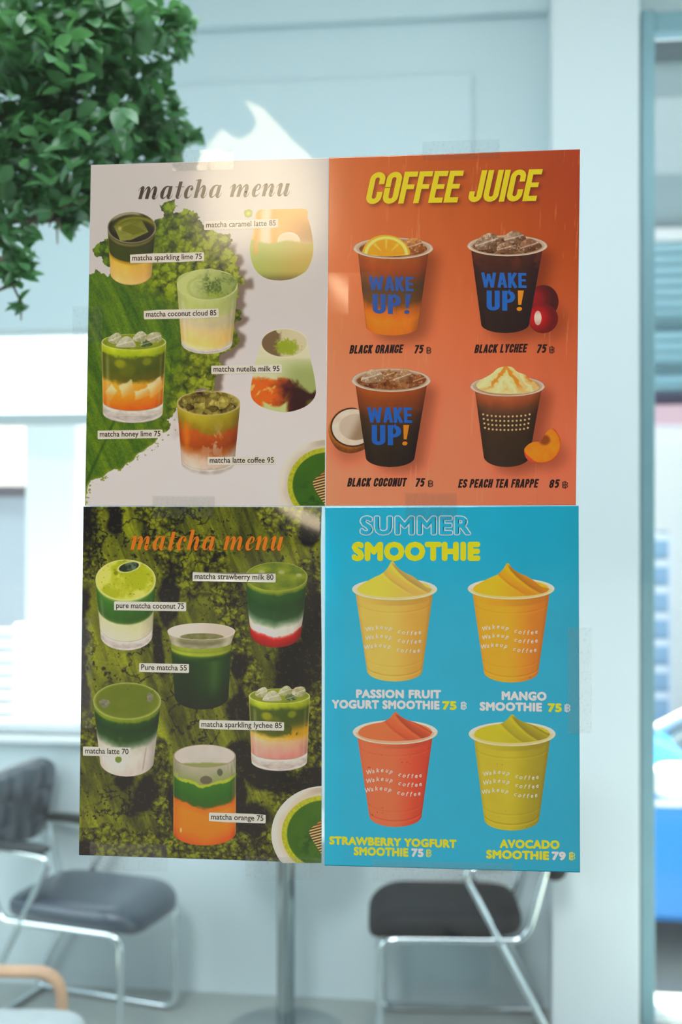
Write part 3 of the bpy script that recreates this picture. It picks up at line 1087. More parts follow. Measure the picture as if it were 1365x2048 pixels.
# --- heavy condensed capitals
def cond_glyph(ch, s=0.165):
    a = s / 2
    w = 0.46
    L, Rr, T, B = a, w - a, 1 - a, a
    cxm = (L + Rr) / 2
    r = (Rr - L) / 2
    top = arc(cxm, T - r, r, r, 180, 0)
    bot = arc(cxm, B + r, r, r, 0, -180)
    P = []

    def st(pts, ww=s):
        P.append(ribbon(pts, ww))
    if ch == 'O':
        st([(L, 0.5)] + top + bot + [(L, 0.52)])
    elif ch == 'C':
        st([(Rr, 0.62)] + arc(cxm, T - r, r, r, 0, 180) + arc(cxm, B + r, r, r, 180, 360) + [(Rr, 0.38)])
    elif ch == 'G':
        st([(Rr, 0.64)] + arc(cxm, T - r, r, r, 0, 180) + arc(cxm, B + r, r, r, 180, 360) + [(Rr, 0.5)])
        st([(cxm, 0.5 - a), (w, 0.5 - a)], s * 0.85)
    elif ch == 'F':
        w = 0.41
        st([(L, 0), (L, 1)]); st([(0, T), (w, T)]); st([(0, 0.52), (w * 0.93, 0.52)], s * 0.9)
    elif ch == 'E':
        w = 0.42
        st([(L, 0), (L, 1)]); st([(0, T), (w, T)]); st([(0, 0.51), (w * 0.93, 0.51)], s * 0.9); st([(0, B), (w, B)])
    elif ch == 'L':
        w = 0.39
        st([(L, 0), (L, 1)]); st([(0, B), (w, B)])
    elif ch == 'H':
        st([(L, 0), (L, 1)]); st([(Rr, 0), (Rr, 1)]); st([(L, 0.5), (Rr, 0.5)], s * 0.9)
    elif ch == 'I':
        w = s
        st([(L, 0), (L, 1)])
    elif ch == 'J':
        w = 0.40
        Rr = w - a
        r2 = (Rr - L) / 2
        st([(Rr, 1)] + arc((L + Rr) / 2, B + r2, r2, r2, 0, -180) + [(L, 0.34)])
    elif ch == 'U':
        st([(L, 1)] + arc(cxm, B + r, r, r, 180, 360) + [(Rr, 1)])
    elif ch == 'N':
        st([(L, 0), (L, 1)]); st([(Rr, 0), (Rr, 1)]); st([(L, 1 - a * 0.4), (Rr, a * 0.4)], s * 0.95)
    elif ch == 'M':
        w = 0.62
        Rr = w - a
        st([(L, 0), (L, 1)]); st([(Rr, 0), (Rr, 1)]); st([(L, 0.97), (w / 2, 0.1), (Rr, 0.97)], s * 0.85)
    elif ch == 'A':
        w = 0.50
        st([(a * 0.9, 0), (w / 2 - 0.02, 1)], s * 0.95); st([(w - a * 0.9, 0), (w / 2 + 0.02, 1)], s * 0.95); st([(0.12, 0.27), (w - 0.12, 0.27)], s * 0.8)
    elif ch == 'V':
        w = 0.50
        st([(a, 1), (w / 2, 0)], s); st([(w - a, 1), (w / 2, 0)], s)
    elif ch == 'W':
        w = 0.78
        st([(a, 1), (w * 0.29, 0)], s * 0.95); st([(w * 0.29, 0), (w * 0.5, 0.92)], s * 0.85); st([(w * 0.5, 0.92), (w * 0.71, 0)], s * 0.85); st([(w * 0.71, 0), (w - a, 1)], s * 0.95)
    elif ch == 'Y':
        w = 0.50
        st([(a, 1), (w / 2, 0.42), (w / 2, 0)]); st([(w - a, 1), (w / 2, 0.42)])
    elif ch == 'K':
        w = 0.48
        st([(L, 0), (L, 1)]); st([(L + 0.02, 0.36), (w - a, 1)]); st([(L + 0.1, 0.52), (w - a * 0.9, 0)])
    elif ch == 'T':
        w = 0.43
        st([(w / 2, 0), (w / 2, 1)]); st([(0, T), (w, T)])
    elif ch in 'PRB':
        st([(L, 0), (L, 1)])
        rr = (T - 0.48) / 2
        st([(L, T), (Rr - rr * 0.7, T)] + arc(Rr - rr * 0.7, T - rr, rr * 0.7, rr, 90, -90) + [(L, 0.48)], s * 0.95)
        if ch == 'R':
            st([(cxm, 0.48), (Rr - 0.02, 0.34), (Rr, 0.2), (Rr + 0.01, 0)])
        if ch == 'B':
            rb = (0.5 - B) / 2
            st([(L, 0.5), (Rr - rb * 0.6, 0.5)] + arc(Rr - rb * 0.6, B + rb, rb * 0.6, rb, 90, -90) + [(L, B)], s * 0.95)
    elif ch == 'S':
        st([(Rr, 0.7)] + arc(cxm, T - r, r, r, 0, 180) + [(L, 0.68), (L + 0.03, 0.6), (cxm, 0.5), (Rr - 0.03, 0.4), (Rr, 0.32)] + arc(cxm, B + r, r, r, 0, -180) + [(L, 0.3)])
    elif ch == 'D':
        st([(L, 0), (L, 1)]); st([(L, T), (cxm, T)] + arc(cxm, T - r, r, r, 90, 0) + arc(cxm, B + r, r, r, 0, -90) + [(L, B)])
    elif ch == '7':
        w = 0.42
        st([(0, T), (w, T)]); st([(w - a * 0.8, T), (w * 0.62, 0.5), (w * 0.4, 0)])
    elif ch == '5':
        w = 0.44
        Rr = w - a
        st([(0.03, T), (w * 0.95, T)]); st([(L + 0.02, 1), (L, 0.5)], s * 0.9)
        rr = (0.62 - B) / 2
        c5 = (L + Rr) / 2
        st([(L, 0.52), (c5, 0.62 - 0.01)] + arc(c5, B + rr, Rr - c5, rr, 80, -150), s * 0.95)
    elif ch == '8':
        rr = (T - 0.5) / 2
        st(arc(cxm, 0.5 + rr, r, rr, 0, 360, 26), s * 0.95); st(arc(cxm, B + (0.5 - B) / 2, r, (0.5 - B) / 2, 0, 360, 26), s * 0.95)
    elif ch == '!':
        w = 0.24
        st([(w / 2, 0.3), (w / 2, 1)]) if False else P.append((np.array([(w / 2 - 0.055, 0.30), (w / 2 + 0.055, 0.30), (w / 2 + 0.11, 1), (w / 2 - 0.11, 1)]), [(0, 1, 2, 3)]))
        P.append(disc(w / 2, 0.1, 0.1))
    else:
        return [], 0.22
    return P, w


def cond_text(body, gap=0.055, slant=0.0, s=0.165):
    P, x = [], 0.0
    for ch in body:
        g, w = cond_glyph(ch, s)
        for v, f in g:
            v = v.copy()
            v[:, 0] += x + v[:, 1] * slant
            P.append((v, f))
        x += w + gap
    return P


# --- fat italic face of the two matcha titles
def fat_glyph(ch):
    P = []

    def cv(keys):
        c = curve_pts(keys)
        P.append(ribbon(c[:, :2], c[:, 2]))
    st = 0.33

    def stem(x, y0=0.0, y1=1.0):
        P.append(ribbon([(x, y0 + (y1 - y0) * k / 8) for k in range(9)], st))

    def entry(x):
        cv([(x - 0.36, 0.66, 0.03), (x - 0.25, 0.86, 0.05), (x - 0.05, 1.0, 0.12), (x + 0.1, 0.93, 0.14)])

    def flick(x):
        cv([(x, 0.35, st), (x + 0.0, 0.16, st * 0.98), (x + 0.07, 0.02, 0.17), (x + 0.2, 0.02, 0.06), (x + 0.30, 0.16, 0.04), (x + 0.36, 0.34, 0.03)])

    def arch(x):
        cv([(x + 0.12, 0.28, 0.03), (x + 0.22, 0.62, 0.05), (x + 0.38, 0.9, 0.11), (x + 0.54, 0.93, 0.2), (x + 0.62, 0.72, 0.32), (x + 0.62, 0.35, st), (x + 0.62, 0.3, st)])
    if ch in 'mnh':
        if ch == 'h':
            stem(0.36, 0, 1.5)
            cv([(0.02, 1.40, 0.04), (0.2, 1.45, 0.07), (0.4, 1.5, 0.09)])
        else:
            stem(0.36, 0, 0.93)
            entry(0.36)
        x = 0.36
        for k in range(2 if ch == 'm' else 1):
            arch(x)
            x += 0.62
            if k == 0 and ch == 'm':
                stem(x, 0, 0.5)
        flick(x)
        adv = x + 0.42
    elif ch == 'u':
        entry(0.36)
        cv([(0.36, 0.93, st), (0.36, 0.5, st), (0.37, 0.2, 0.32), (0.47, 0.03, 0.17), (0.62, 0.08, 0.07), (0.78, 0.3, 0.04), (0.86, 0.6, 0.03)])
        stem(0.98, 0.3, 1.0)
        flick(0.98)
        adv = 1.40
    elif ch == 'a':
        cv([(0.98, 0.72, 0.04), (0.86, 0.95, 0.07), (0.66, 0.98, 0.10), (0.44, 0.84, 0.24), (0.32, 0.5, 0.34), (0.36, 0.18, 0.28), (0.5, 0.03, 0.13), (0.68, 0.1, 0.06), (0.86, 0.36, 0.04)])
        stem(0.98, 0.3, 1.0)
        flick(0.98)
        adv = 1.40
    elif ch == 't':
        P.append(ribbon([(0.42, 0.3 + 1.06 * k / 8) for k in range(9)], st))
        flick(0.42)
        P.append(ribbon([(0.02, 0.93), (0.86, 0.93)], 0.05))
        adv = 0.84
    elif ch == 'c':
        cv([(0.86, 0.78, 0.10), (0.78, 0.95, 0.07), (0.6, 0.98, 0.09), (0.42, 0.84, 0.24), (0.32, 0.48, 0.34), (0.40, 0.13, 0.28), (0.58, 0.02, 0.12), (0.76, 0.1, 0.05), (0.90, 0.3, 0.03)])
        P.append(disc(0.79, 0.74, 0.14))
        adv = 0.98
    elif ch == 'e':
        cv([(0.34, 0.42, 0.03), (0.62, 0.5, 0.05), (0.80, 0.66, 0.13), (0.80, 0.86, 0.15), (0.66, 0.98, 0.07), (0.48, 0.88, 0.2), (0.33, 0.5, 0.34), (0.40, 0.14, 0.29), (0.6, 0.02, 0.13), (0.80, 0.12, 0.05), (0.92, 0.3, 0.03)])
        adv = 1.0
    else:
        adv = 0.62
    return P, adv


def fat_text(body, slant=0.30):
    P, x = [], 0.0
    for ch in body:
        g, w = fat_glyph(ch)
        for v, f in g:
            v = v.copy()
            v[:, 0] += x + v[:, 1] * slant
            P.append((v, f))
        x += w
    return P


def fit(polys, x0, x1, yb, unit_h, px_h, slope=None, ref=None):
    """place unit lettering: spans x0..x1, left end of the baseline at yb, unit_h units are px_h tall"""
    allv = np.concatenate([v for v, f in (ref or polys)])
    a, b = allv[:, 0].min(), allv[:, 0].max()
    sx = (x1 - x0) / (b - a)
    sy = px_h / unit_h
    if slope is None:
        slope = slope_at(x0, yb)
    out = []
    for v, f in polys:
        q = np.empty_like(v)
        q[:, 0] = x0 + (v[:, 0] - a) * sx
        q[:, 1] = yb + (q[:, 0] - x0) * slope - v[:, 1] * sy
        out.append((q, f))
    return out


CAP, XH = 0.682, 0.449      # cap and x height of the built-in face


def heavy(shape, r, rx=1.0, n=8):
    """thicken letter shapes by overprinting shifted copies"""
    v, f = shape
    if r <= 0:
        return [(v, f)]
    return [(v, f)] + [(v + np.array([math.cos(2 * PI * k / n) * r * rx, math.sin(2 * PI * k / n) * r]), f) for k in range(n)]


def words(name, body, x0, x1, yb, cap, rgb, parent, layer, bold=0.0, heft=0.0, slope=None, spacing=1.0, label=None):
    shp = heavy(text_shape(body, bold, spacing=spacing), heft)
    o = flat_mesh(name, fit(shp, x0, x1, yb, CAP + heft, cap, slope), rgb, parent, layer)
    if label:
        o['label'] = label
    return o


def baht(x0, x1, yb, h):
    """outlined currency sign with its two short bars"""
    g, w = cond_glyph('B', 0.085)
    g = list(g)
    for x in (0.15, 0.26):
        g.append(ribbon([(x, -0.11), (x, 1.11)], 0.055))
    return fit(g, x0, x1, yb, 1.0, h, 0.0)

# ---------------------------------------------------------------- glasses and cups in the artwork
class Cup:
    def __init__(s, cx, cy, rx, ry, bx, by, brx, bry, bulge=0.0):
        s.a = (cx, cy, rx, ry)
        s.b = (bx, by, brx, bry)
        s.bulge = bulge

    def uv(s, X, Y):
        cx, cy, rx, ry = s.a
        bx, by, brx, bry = s.b
        v = (Y - cy) / (by - cy)
        for _ in range(4):
            vc = np.clip(v, 0, 1)
            w = rx + (brx - rx) * vc + s.bulge * np.sin(PI * vc)
            u = np.clip((X - (cx + (bx - cx) * vc)) / w, -1, 1)
            q = np.sqrt(1 - u * u)
            v = (Y - cy - q * ry) / (by - cy + q * (bry - ry))
        return u, v

    def top(s, X, Y, k=1.0, dy=0.0):
        cx, cy, rx, ry = s.a
        return np.sqrt(((X - cx) / (rx * k)) ** 2 + ((Y - cy - dy) / (ry * k)) ** 2)

    def side(s, t):
        cx, cy, rx, ry = s.a
        bx, by, brx, bry = s.b
        return cx + (bx - cx) * t, cy + (by - cy) * t, rx + (brx - rx) * t + s.bulge * math.sin(PI * t)

    def outline(s, n=40):
        cx, cy, rx, ry = s.a
        bx, by, brx, bry = s.b
        p = [(cx + rx * math.cos(t), cy - ry * math.sin(t)) for t in np.linspace(PI, 0, n)]
        for t in np.linspace(0, 1, 24)[1:-1]:
            x, y, w = s.side(t)
            p.append((x + w, y))
        p += [(bx + brx * math.cos(t), by + bry * math.sin(t)) for t in np.linspace(0, PI, n)]
        for t in np.linspace(1, 0, 24)[1:-1]:
            x, y, w = s.side(t)
            p.append((x - w, y))
        return p


def ellipse(cx, cy, rx, ry, n=60):
    return [(cx + rx * math.cos(t), cy + ry * math.sin(t)) for t in np.linspace(0, 2 * PI, n, endpoint=False)]


def band(x, c, w):
    return np.exp(-((x - c) / w) ** 2)


def vessel(cup, layers, wob=0.03, wscale=22, seed=1, top=None, rim=(190, 180, 150), rim_w=0.035, base=None, streak=0.0, edge=0.35, edge_col=(120, 115, 90)):
    """paint function of a filled glass.  layers: colour stops down the front; top: paint of the surface; base: v where the clear foot starts"""
    def paint(X, Y):
        u, v = cup.uv(X, Y)
        nz = fbm(X, Y, wscale, 4, seed) - 0.5
        c = ramp(v + nz * wob * 2, layers)
        c = c * (1 + 0.10 * (fbm(X * 1.0, Y * 0.5, 9, 3, seed + 3) - 0.5))[..., None]
        c = c * (1.06 - 0.10 * u - 0.14 * sm(0.6, 1, np.abs(u)))[..., None]
        if streak:
            c = mix(c, (235, 228, 205), streak * band(u, -0.82, 0.06) * sm(0.05, 0.2, v))
            c = mix(c, (235, 228, 205), 0.6 * streak * band(u, 0.86, 0.05) * sm(0.05, 0.2, v))
        if base is not None:
            foot = ramp(np.clip((v - base) / (1 - base), 0, 1), [(0, (150, 140, 120)), (0.08, (226, 214, 196)), (0.35, (200, 188, 172)), (0.7, (188, 176, 164)), (0.9, (218, 206, 192)), (1, (170, 160, 146))])
            foot = foot * (1 + 0.25 * (fbm(X, Y * 2, 12, 3, seed + 8) - 0.5))[..., None]
            c = mix(c, foot, sm(base - 0.008, base + 0.008, v))
        c = mix(c, edge_col, edge * sm(0.94, 1.0, np.abs(u)))
        q = cup.top(X, Y)
        if top is not None:
            c = mix(c, top(X, Y, q), 1 - sm(0.97, 1.0, q))
        lo = rim_w
        c = mix(c, rim, np.exp(-((q - 0.985) / lo) ** 2) * (0.75 + 0.25 * fbm(X, Y, 14, 2, seed + 2)))
        return c
    return cup.outline(), paint


def ice_paint(dark, light, seed, scale=11, hi=(225, 215, 195)):
    def paint(X, Y, q=None):
        f1, f2, cid = worley(X + 4 * fbm(X, Y, 9, 2, seed), Y * 1.25, scale, seed)
        g, _, cid2 = worley(X * 1.1, Y, scale * 0.55, seed + 31)
        t = np.clip(0.15 + 0.75 * cid * 0.7 + 0.35 * cid2 - 0.25 * sm(0.3, 0.7, f1), 0, 1)
        c = mix(dark, light, t)
        c = mix(c, hi, 0.55 * (1 - sm(0.0, 0.09, f2 - f1)) * sm(0.4, 0.7, cid2))
        return c
    return paint


def cube(poly, dark, light, seed):
    """an ice lump in the artwork"""
    P = np.asarray(poly, float)
    c0 = P.mean(axis=0)
    w, h = np.ptp(P[:, 0]), np.ptp(P[:, 1])

    def paint(X, Y):
        x, y = (X - c0[0]) / w, (Y - c0[1]) / h
        t = 0.5 - 0.5 * x - 0.45 * y + 0.9 * (fbm(X, Y, 7, 3, seed) - 0.5)
        face = sm(-0.02, 0.05, y + 0.5 * x - 0.02 * 0)
        t = t * (1 - 0.35 * face) + 0.12 * face
        c = mix(dark, light, np.clip(t, 0, 1))
        c = mix(c, (236, 228, 208), 0.55 * band(y + 0.5 * x, 0.0, 0.05))
        return mix(c, (230, 222, 200), 0.45 * sm(0.6, 0.8, fbm(X, Y, 4, 2, seed + 4)))
    return smooth_poly(P, 3), paint


def grid_quad(TL, TR, BR, BL, step):
    w = max(TR[0] - TL[0], BR[0] - BL[0])
    h = max(BL[1] - TL[1], BR[1] - TR[1])
    nc, nr = int(w / step) + 1, int(h / step) + 1
    s, t = np.meshgrid(np.linspace(0, 1, nc), np.linspace(0, 1, nr))
    f = lambda i: (TL[i] * (1 - s) + TR[i] * s) * (1 - t) + (BL[i] * (1 - s) + BR[i] * s) * t
    return f(0), f(1), s, t


def poster(quad, step, paint, label):
    X, Y, s, t = grid_quad(*quad, step)
    rgb = np.clip(paint(X, Y, s, t), 3, 250)
    nr, nc = X.shape
    P = [on_sheet(X, Y, 0).reshape(-1, 3)]
    C = [rgb.reshape(-1, 3)]
    F = [grid_faces(nr, nc)]
    # cut edges and the back of the sheet
    i = np.arange(nr * nc).reshape(nr, nc)
    loop = np.concatenate([i[0, :], i[1:, -1], i[-1, -2::-1], i[-2:0:-1, 0]])
    back = P[0][loop].copy()
    back[:, 1] += 0.0007
    off = nr * nc
    k = np.arange(len(loop))
    k2 = (k + 1) % len(loop)
    F.append(np.stack([loop[k], loop[k2], off + k2, off + k], axis=-1))
    P.append(back)
    C.append(np.full((len(loop), 3), 225.0))
    off += len(loop)
    Xb, Yb, _, _ = grid_quad(*quad, 30)
    B = on_sheet(Xb, Yb, 0)
    B[..., 1] += 0.0007
    P.append(B.reshape(-1, 3))
    C.append(np.full((Xb.size, 3), 225.0))
    F.append(grid_faces(*Xb.shape, off)[:, ::-1])
    o = colour_mesh('menu_poster', np.concatenate(P), np.concatenate(F), np.concatenate(C), None)
    return tag(o, label, 'poster', 'menu posters taped to the shop window')


def price_label(par, body, x0, yl, x1, yr, h=18.4, layer=9):
    """cream caption strip with rounded corners; yl, yr: its top edge at the two ends"""
    sl = (yr - yl) / (x1 - x0)
    r = 1.2
    pts = []
    for cx_, cy_, a0 in ((x1 - r, h - r, 0), (x0 + r, h - r, 90), (x0 + r, r, 180), (x1 - r, r, 270)):
        for a in np.radians(np.linspace(a0, a0 + 90, 5)):
            x = cx_ + r * math.cos(a)
            pts.append((x, yl + (x - x0) * sl + cy_ + r * math.sin(a)))
    base = picture('price_label', par, layer, [(pts, lambda X, Y: solid(X, (222, 208, 188)))], 2.2)
    base['label'] = 'cream caption strip reading ' + body if 'nutella' not in body else 'cream caption strip naming the swirled milk drink'
    y = yl + 13.3
    words('caption_lettering', body, x0 + 4.2, x1 - 4.4, y + 4.2 * sl, 10.6, (50, 34, 30), base, layer + 1.5, bold=0.014, slope=sl)
    return base


CREAM = (208, 196, 186)
# ================================================================== poster: matcha menu on white
G1 = np.array([(172, 556), (190, 544), (214, 550), (226, 536), (206, 530), (200, 512), (186, 508), (184, 496), (196, 486), (212, 478), (240, 480), (300, 470), (308, 440), (326, 432), (323, 408), (336, 402), (350, 398), (353, 412),
               (346, 428), (360, 426), (368, 417), (385, 420), (398, 432), (392, 440), (410, 452), (424, 462), (440, 466), (462, 470), (460, 486), (455, 498), (470, 502), (476, 516), (468, 528),
               (484, 532), (478, 548), (490, 552), (492, 566), (478, 572), (478, 600), (472, 620), (484, 626), (478, 640), (466, 650), (476, 664), (482, 676), (470, 692), (452, 706), (440, 716), (438, 740),
               (432, 756), (430, 776), (414, 778), (404, 774), (384, 788), (366, 796), (352, 818), (346, 838), (334, 842), (344, 858), (338, 868), (322, 868), (312, 884), (304, 892), (286, 902),
               (268, 920), (252, 930), (246, 944), (230, 936), (216, 948), (200, 956), (184, 966), (176, 982), (171, 1008), (160, 1008), (160, 548)], float)


def paint_white_menu(X, Y, s, t):
    c = mix((196, 188, 180), (222, 210, 202), sm(0.1, 0.9, t))  # paper colour lightened downward to make up for weaker light there
    c = c * (1 + 0.02 * (fbm(X, Y, 60, 3, 4) - 0.5))[..., None]
    Xn = X + 17 * (fbm(X, Y, 12, 3, 21) - 0.5)
    Yn = Y + 17 * (fbm(X, Y, 12, 3, 22) - 0.5)
    m = inside(Xn, Yn, G1)
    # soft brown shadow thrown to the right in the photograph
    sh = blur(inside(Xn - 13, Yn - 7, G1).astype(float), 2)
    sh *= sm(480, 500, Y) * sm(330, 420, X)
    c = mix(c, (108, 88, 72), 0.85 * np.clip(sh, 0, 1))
    # crumbly clumps above, smooth raked leaf of powder below
    Xw, Yw = X + 9 * (fbm(X, Y, 10, 3, 71) - 0.5), Y + 9 * (fbm(X, Y, 10, 3, 72) - 0.5)
    f1, f2, cid = worley(Xw, Yw + 0.3 * Xw, 17, 3)
    g1, g2, cid2 = worley(Xw, Yw, 7.0, 8)
    lump = np.clip(1.25 - f1 * 1.1 - 0.5 * (g1 - 0.4), 0, 1)
    lx = np.clip(0.5 - (f1 * 0), 0, 1)
    bright = lump * (0.55 + 0.45 * cid) * (0.75 + 0.5 * cid2)
    clump = mix((26, 36, 6), (172, 180, 50), np.clip(bright * 1.25 - 0.05, 0, 1))
    clump = mix(clump, (70, 78, 20), 0.35 * fbm(X, Y, 40, 3, 5))
    left = sm(430, 200, X + 0.4 * (Y - 560))
    clump = mix(clump, clump * np.array([0.72, 0.86, 0.45]), left)
    d1 = (X * 0.42 + Y * 0.91)
    d2 = (X * 0.91 - Y * 0.42)
    rake = 0.5 + 0.5 * np.sin(d2 * 0.12 + 3 * fbm(X, Y, 50, 3, 6))
    tone = fbm(d2 * 2.2, d1 * 0.35, 22, 5, 12)
    leaf = mix((52, 84, 8), (112, 140, 24), np.clip(tone * 1.2 - 0.15 + 0.12 * rake, 0, 1))
    leaf = leaf * (0.85 + 0.3 * fbm(X, Y, 2.4, 2, 44))[..., None]
    leaf = mix(leaf, (40, 66, 10), 0.6 * band(Y - (960 - (X - 175) * 2.2), 0, 7) * sm(700, 800, Y))
    crack = (1 - sm(0.0, 0.05, np.abs(fbm(X, Y, 46, 4, 61) - 0.5))) * sm(330, 350, X) * sm(690, 700, Y)
    leaf = mix(leaf, (34, 40, 12), 0.55 * crack)
    wl = sm(560, 640, Y + 0.55 * (330 - X) - 22 * (fbm(X, Y, 30, 3, 9) - 0.5)) * (1 - sm(345, 420, X + 0.25 * (Y - 640)))
    g = mix(clump, leaf, wl)
    edge = blur(m.astype(float), 5)
    crumbs = (fbm(X, Y, 5, 3, 77) > 0.52 + 0.2 * (1 - edge)) & (edge > 0.03) & (Y > 835)
    g = mix(g, (176, 172, 60), 0.5 * (1 - sm(0.5, 0.95, edge)) * sm(840, 900, Y))
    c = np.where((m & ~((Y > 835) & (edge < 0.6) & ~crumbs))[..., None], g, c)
    c = np.where((crumbs & ~m)[..., None], mix(c, (126, 140, 40), 0.8), c)
    # stray crumb beside the caramel drink
    dd = np.hypot((X - 497) / 1.1, Y - 427)
    c = mix(c, mix((126, 140, 30), (190, 190, 50), sm(9, 0, dd)), 1 - sm(8, 10, dd + 2 * fbm(X, Y, 5, 2, 3)))
    return c


P1Q = ((182, 330), (657.5, 315.5), (650.5, 1012.5), (170, 1011.5))
p1 = poster(P1Q, 1.0, paint_white_menu, 'white matcha menu poster taped at the upper left, green powder and seven drinks')
flat_mesh('title_lettering', fit(fat_text('matcha menu'), 276.5, 580, 398.5, 1.0, 24.5, -0.024), (66, 54, 44), p1, 3)['label'] = 'dark brown title reading matcha menu'


def picture1():
    # sparkling lime
    cup = Cup(263.5, 455, 48.5, 31, 262.5, 546, 41.5, 24)

    def top(X, Y, q):
        c = mix((60, 58, 14), (40, 40, 12), sm(0.2, 1, q))
        c = mix(c, (150, 138, 110), sm(0.0, 0.25, (448 - Y) / 60.0 - 0.0) * sm(0.75, 0.9, q) * sm(0.1, -0.3, (X - 285) / 40))
        c = mix(c, (128, 126, 20), 0.9 * band(np.hypot(X - 272, (Y - 462) * 1.6), 42, 6) * sm(470, 440, Y))
        P = [(228, 452), (270, 437), (284, 440), (297, 464), (262, 480), (241, 482)]
        ice = mix((96, 98, 26), (150, 150, 74), np.clip(0.6 * (Y - 436) / 46 + 0.6 * (fbm(X, Y, 14, 3, 3) - 0.4), 0, 1))
        c = np.where(inside(X, Y, P)[..., None], ice, c)
        c = np.where(inside(X, Y, [(237, 458), (262, 448), (292, 462), (268, 470)])[..., None], mix(c, (92, 92, 8), 0.6), c)
        return mix(c, (212, 190, 120), 0.7 * band(np.hypot(X - 240, (Y - 457)), 0, 4))
    o, p = vessel(cup, [(0, (62, 56, 36)), (0.06, (104, 100, 54)), (0.11, (56, 58, 16)), (0.18, (58, 64, 16)), (0.44, (54, 62, 14)), (0.47, (150, 116, 20)), (0.55, (206, 164, 66)), (0.8, (214, 166, 82)), (0.97, (222, 176, 100)), (1, (190, 150, 90))],
                  0.006, seed=3, top=top, rim=(150, 138, 112), edge=0.5, edge_col=(150, 130, 90))
    picture('drink_picture', p1, 2, [(o, p)], label='picture of the sparkling lime drink, dark green over yellow')
    # caramel latte
    op = smooth_poly([(517, 421), (560, 419), (610.5, 418), (616, 437), (622, 457), (627, 491), (625, 515), (616, 537), (606, 547), (583, 558), (556, 561), (531, 556), (512, 541), (503, 520), (500, 496), (503, 478), (509, 452)], 5)

    def cl(X, Y):
        c = mix((226, 208, 180), (214, 192, 158), sm(500, 560, X))  # beige glow of the glare put into the upper left colour
        n = fbm(X, Y, 20, 4, 8)
        car = mix((232, 160, 66), (172, 122, 66), sm(540, 625, X + 30 * (n - 0.5)) * sm(410, 470, Y))
        c = mix(c, car, sm(540, 552, X + 4 * n) * sm(500, 470, Y))
        c = mix(c, (232, 150, 54), band(X - (514 - 0.10 * (Y - 421)), 4, 9) * (1 - sm(500, 512, Y)))
        c = mix(c, (232, 154, 60), band(X, 549, 7) * (1 - sm(486, 500, Y)))
        arch = ((X - 578) / 23) ** 2 + ((Y - 484) / 20) ** 2
        c = np.where(((arch < 1) & (Y < 486))[..., None], mix((228, 214, 184), (216, 196, 160), sm(1, .6, arch)), c)
        low = sm(480, 486, Y + 5 * (n - 0.5) + 3 * np.sin(X * 0.09))
        green = mix((164, 172, 76), (186, 156, 66), sm(520, 610, X + 0.3 * (Y - 500)) * (0.5 + 0.7 * n))
        green = green * (1 - 0.3 * sm(540, 562, Y))[..., None]
        c = mix(c, green, low)
        c = mix(c, (226, 146, 62), 0.9 * band(X, 512.5, 3.5) * (1 - sm(502, 512, Y)) * low)
        return mix(c, (120, 96, 70), 0.7 * sm(552, 561, Y) * band(X, 558, 40))
    picture('drink_picture', p1, 2, [(op, cl)], label='picture of the caramel latte in a round glass')
    # coconut cloud
    cup = Cup(415, 569, 61, 31, 414, 686, 51, 22)
    o, p = vessel(cup, [(0, (176, 182, 108)), (0.12, (166, 172, 96)), (0.3, (170, 174, 104)), (0.36, (186, 174, 124)), (0.48, (188, 172, 132)), (0.66, (214, 182, 112)), (0.84, (226, 184, 100)), (0.93, (222, 198, 146)), (1, (205, 195, 175))],
                  0.03, seed=13, rim=(198, 196, 130), base=0.93, streak=0.3, edge_col=(170, 160, 120))
    dome = smooth_poly([(355, 566), (358, 554), (374, 545), (398, 541), (420, 537), (446, 544), (470, 554), (475.5, 567), (466, 584), (440, 597), (412, 600), (384, 593), (362, 580)], 5)

    def foam(X, Y):
        c = mix((190, 196, 118), (142, 154, 78), sm(380, 470, X + 0.6 * (Y - 560)))
        sw = np.sin((np.hypot((X - 432) * 0.7, (Y - 575) * 1.4)) * 0.34 + 2 * fbm(X, Y, 30, 3, 5))
        c = mix(c, (150, 160, 80), 0.35 * sm(0.4, 1, sw) * sm(440, 400, X))
        sp = sm(0.28, 0.6, fbm(X, Y, 24, 3, 9)) * band(np.hypot((X - 438) / 30, (Y - 568) / 24), 0, 0.9)
        c = mix(c, (84, 104, 44), np.clip(sp * 2.0 * (0.35 + 0.8 * (fbm(X, Y, 3.5, 2, 6) > 0.48)), 0, 1))
        c = mix(c, (150, 168, 48), 0.6 * band(np.hypot((X - 430) / 16, (Y - 590) / 6), 0, 1))
        q = cup.top(X, Y)
        return mix(c, (206, 204, 150), 0.7 * np.exp(-((q - 0.985) / 0.03) ** 2) * sm(565, 575, Y))
    picture('drink_picture', p1, 2, [(o, p), (dome, foam)], label='picture of the coconut cloud with pale green foam')
    # honey lime
    honey(p1, 203, 332.5, 684, 16, 206, 325.5, 826, 20, 'honey', 'picture of the honey lime drink, green over orange with ice')
    # milk with dark swirls
    op = smooth_poly([(522, 688), (528, 672), (545, 661), (569, 657), (594, 661), (611, 672), (616, 688), (620, 712), (627, 742), (632, 774), (629.5, 795), (609.5, 814), (571, 824.5), (530, 816), (508, 802), (501.5, 785), (503, 768), (509, 735), (515, 712)], 5)

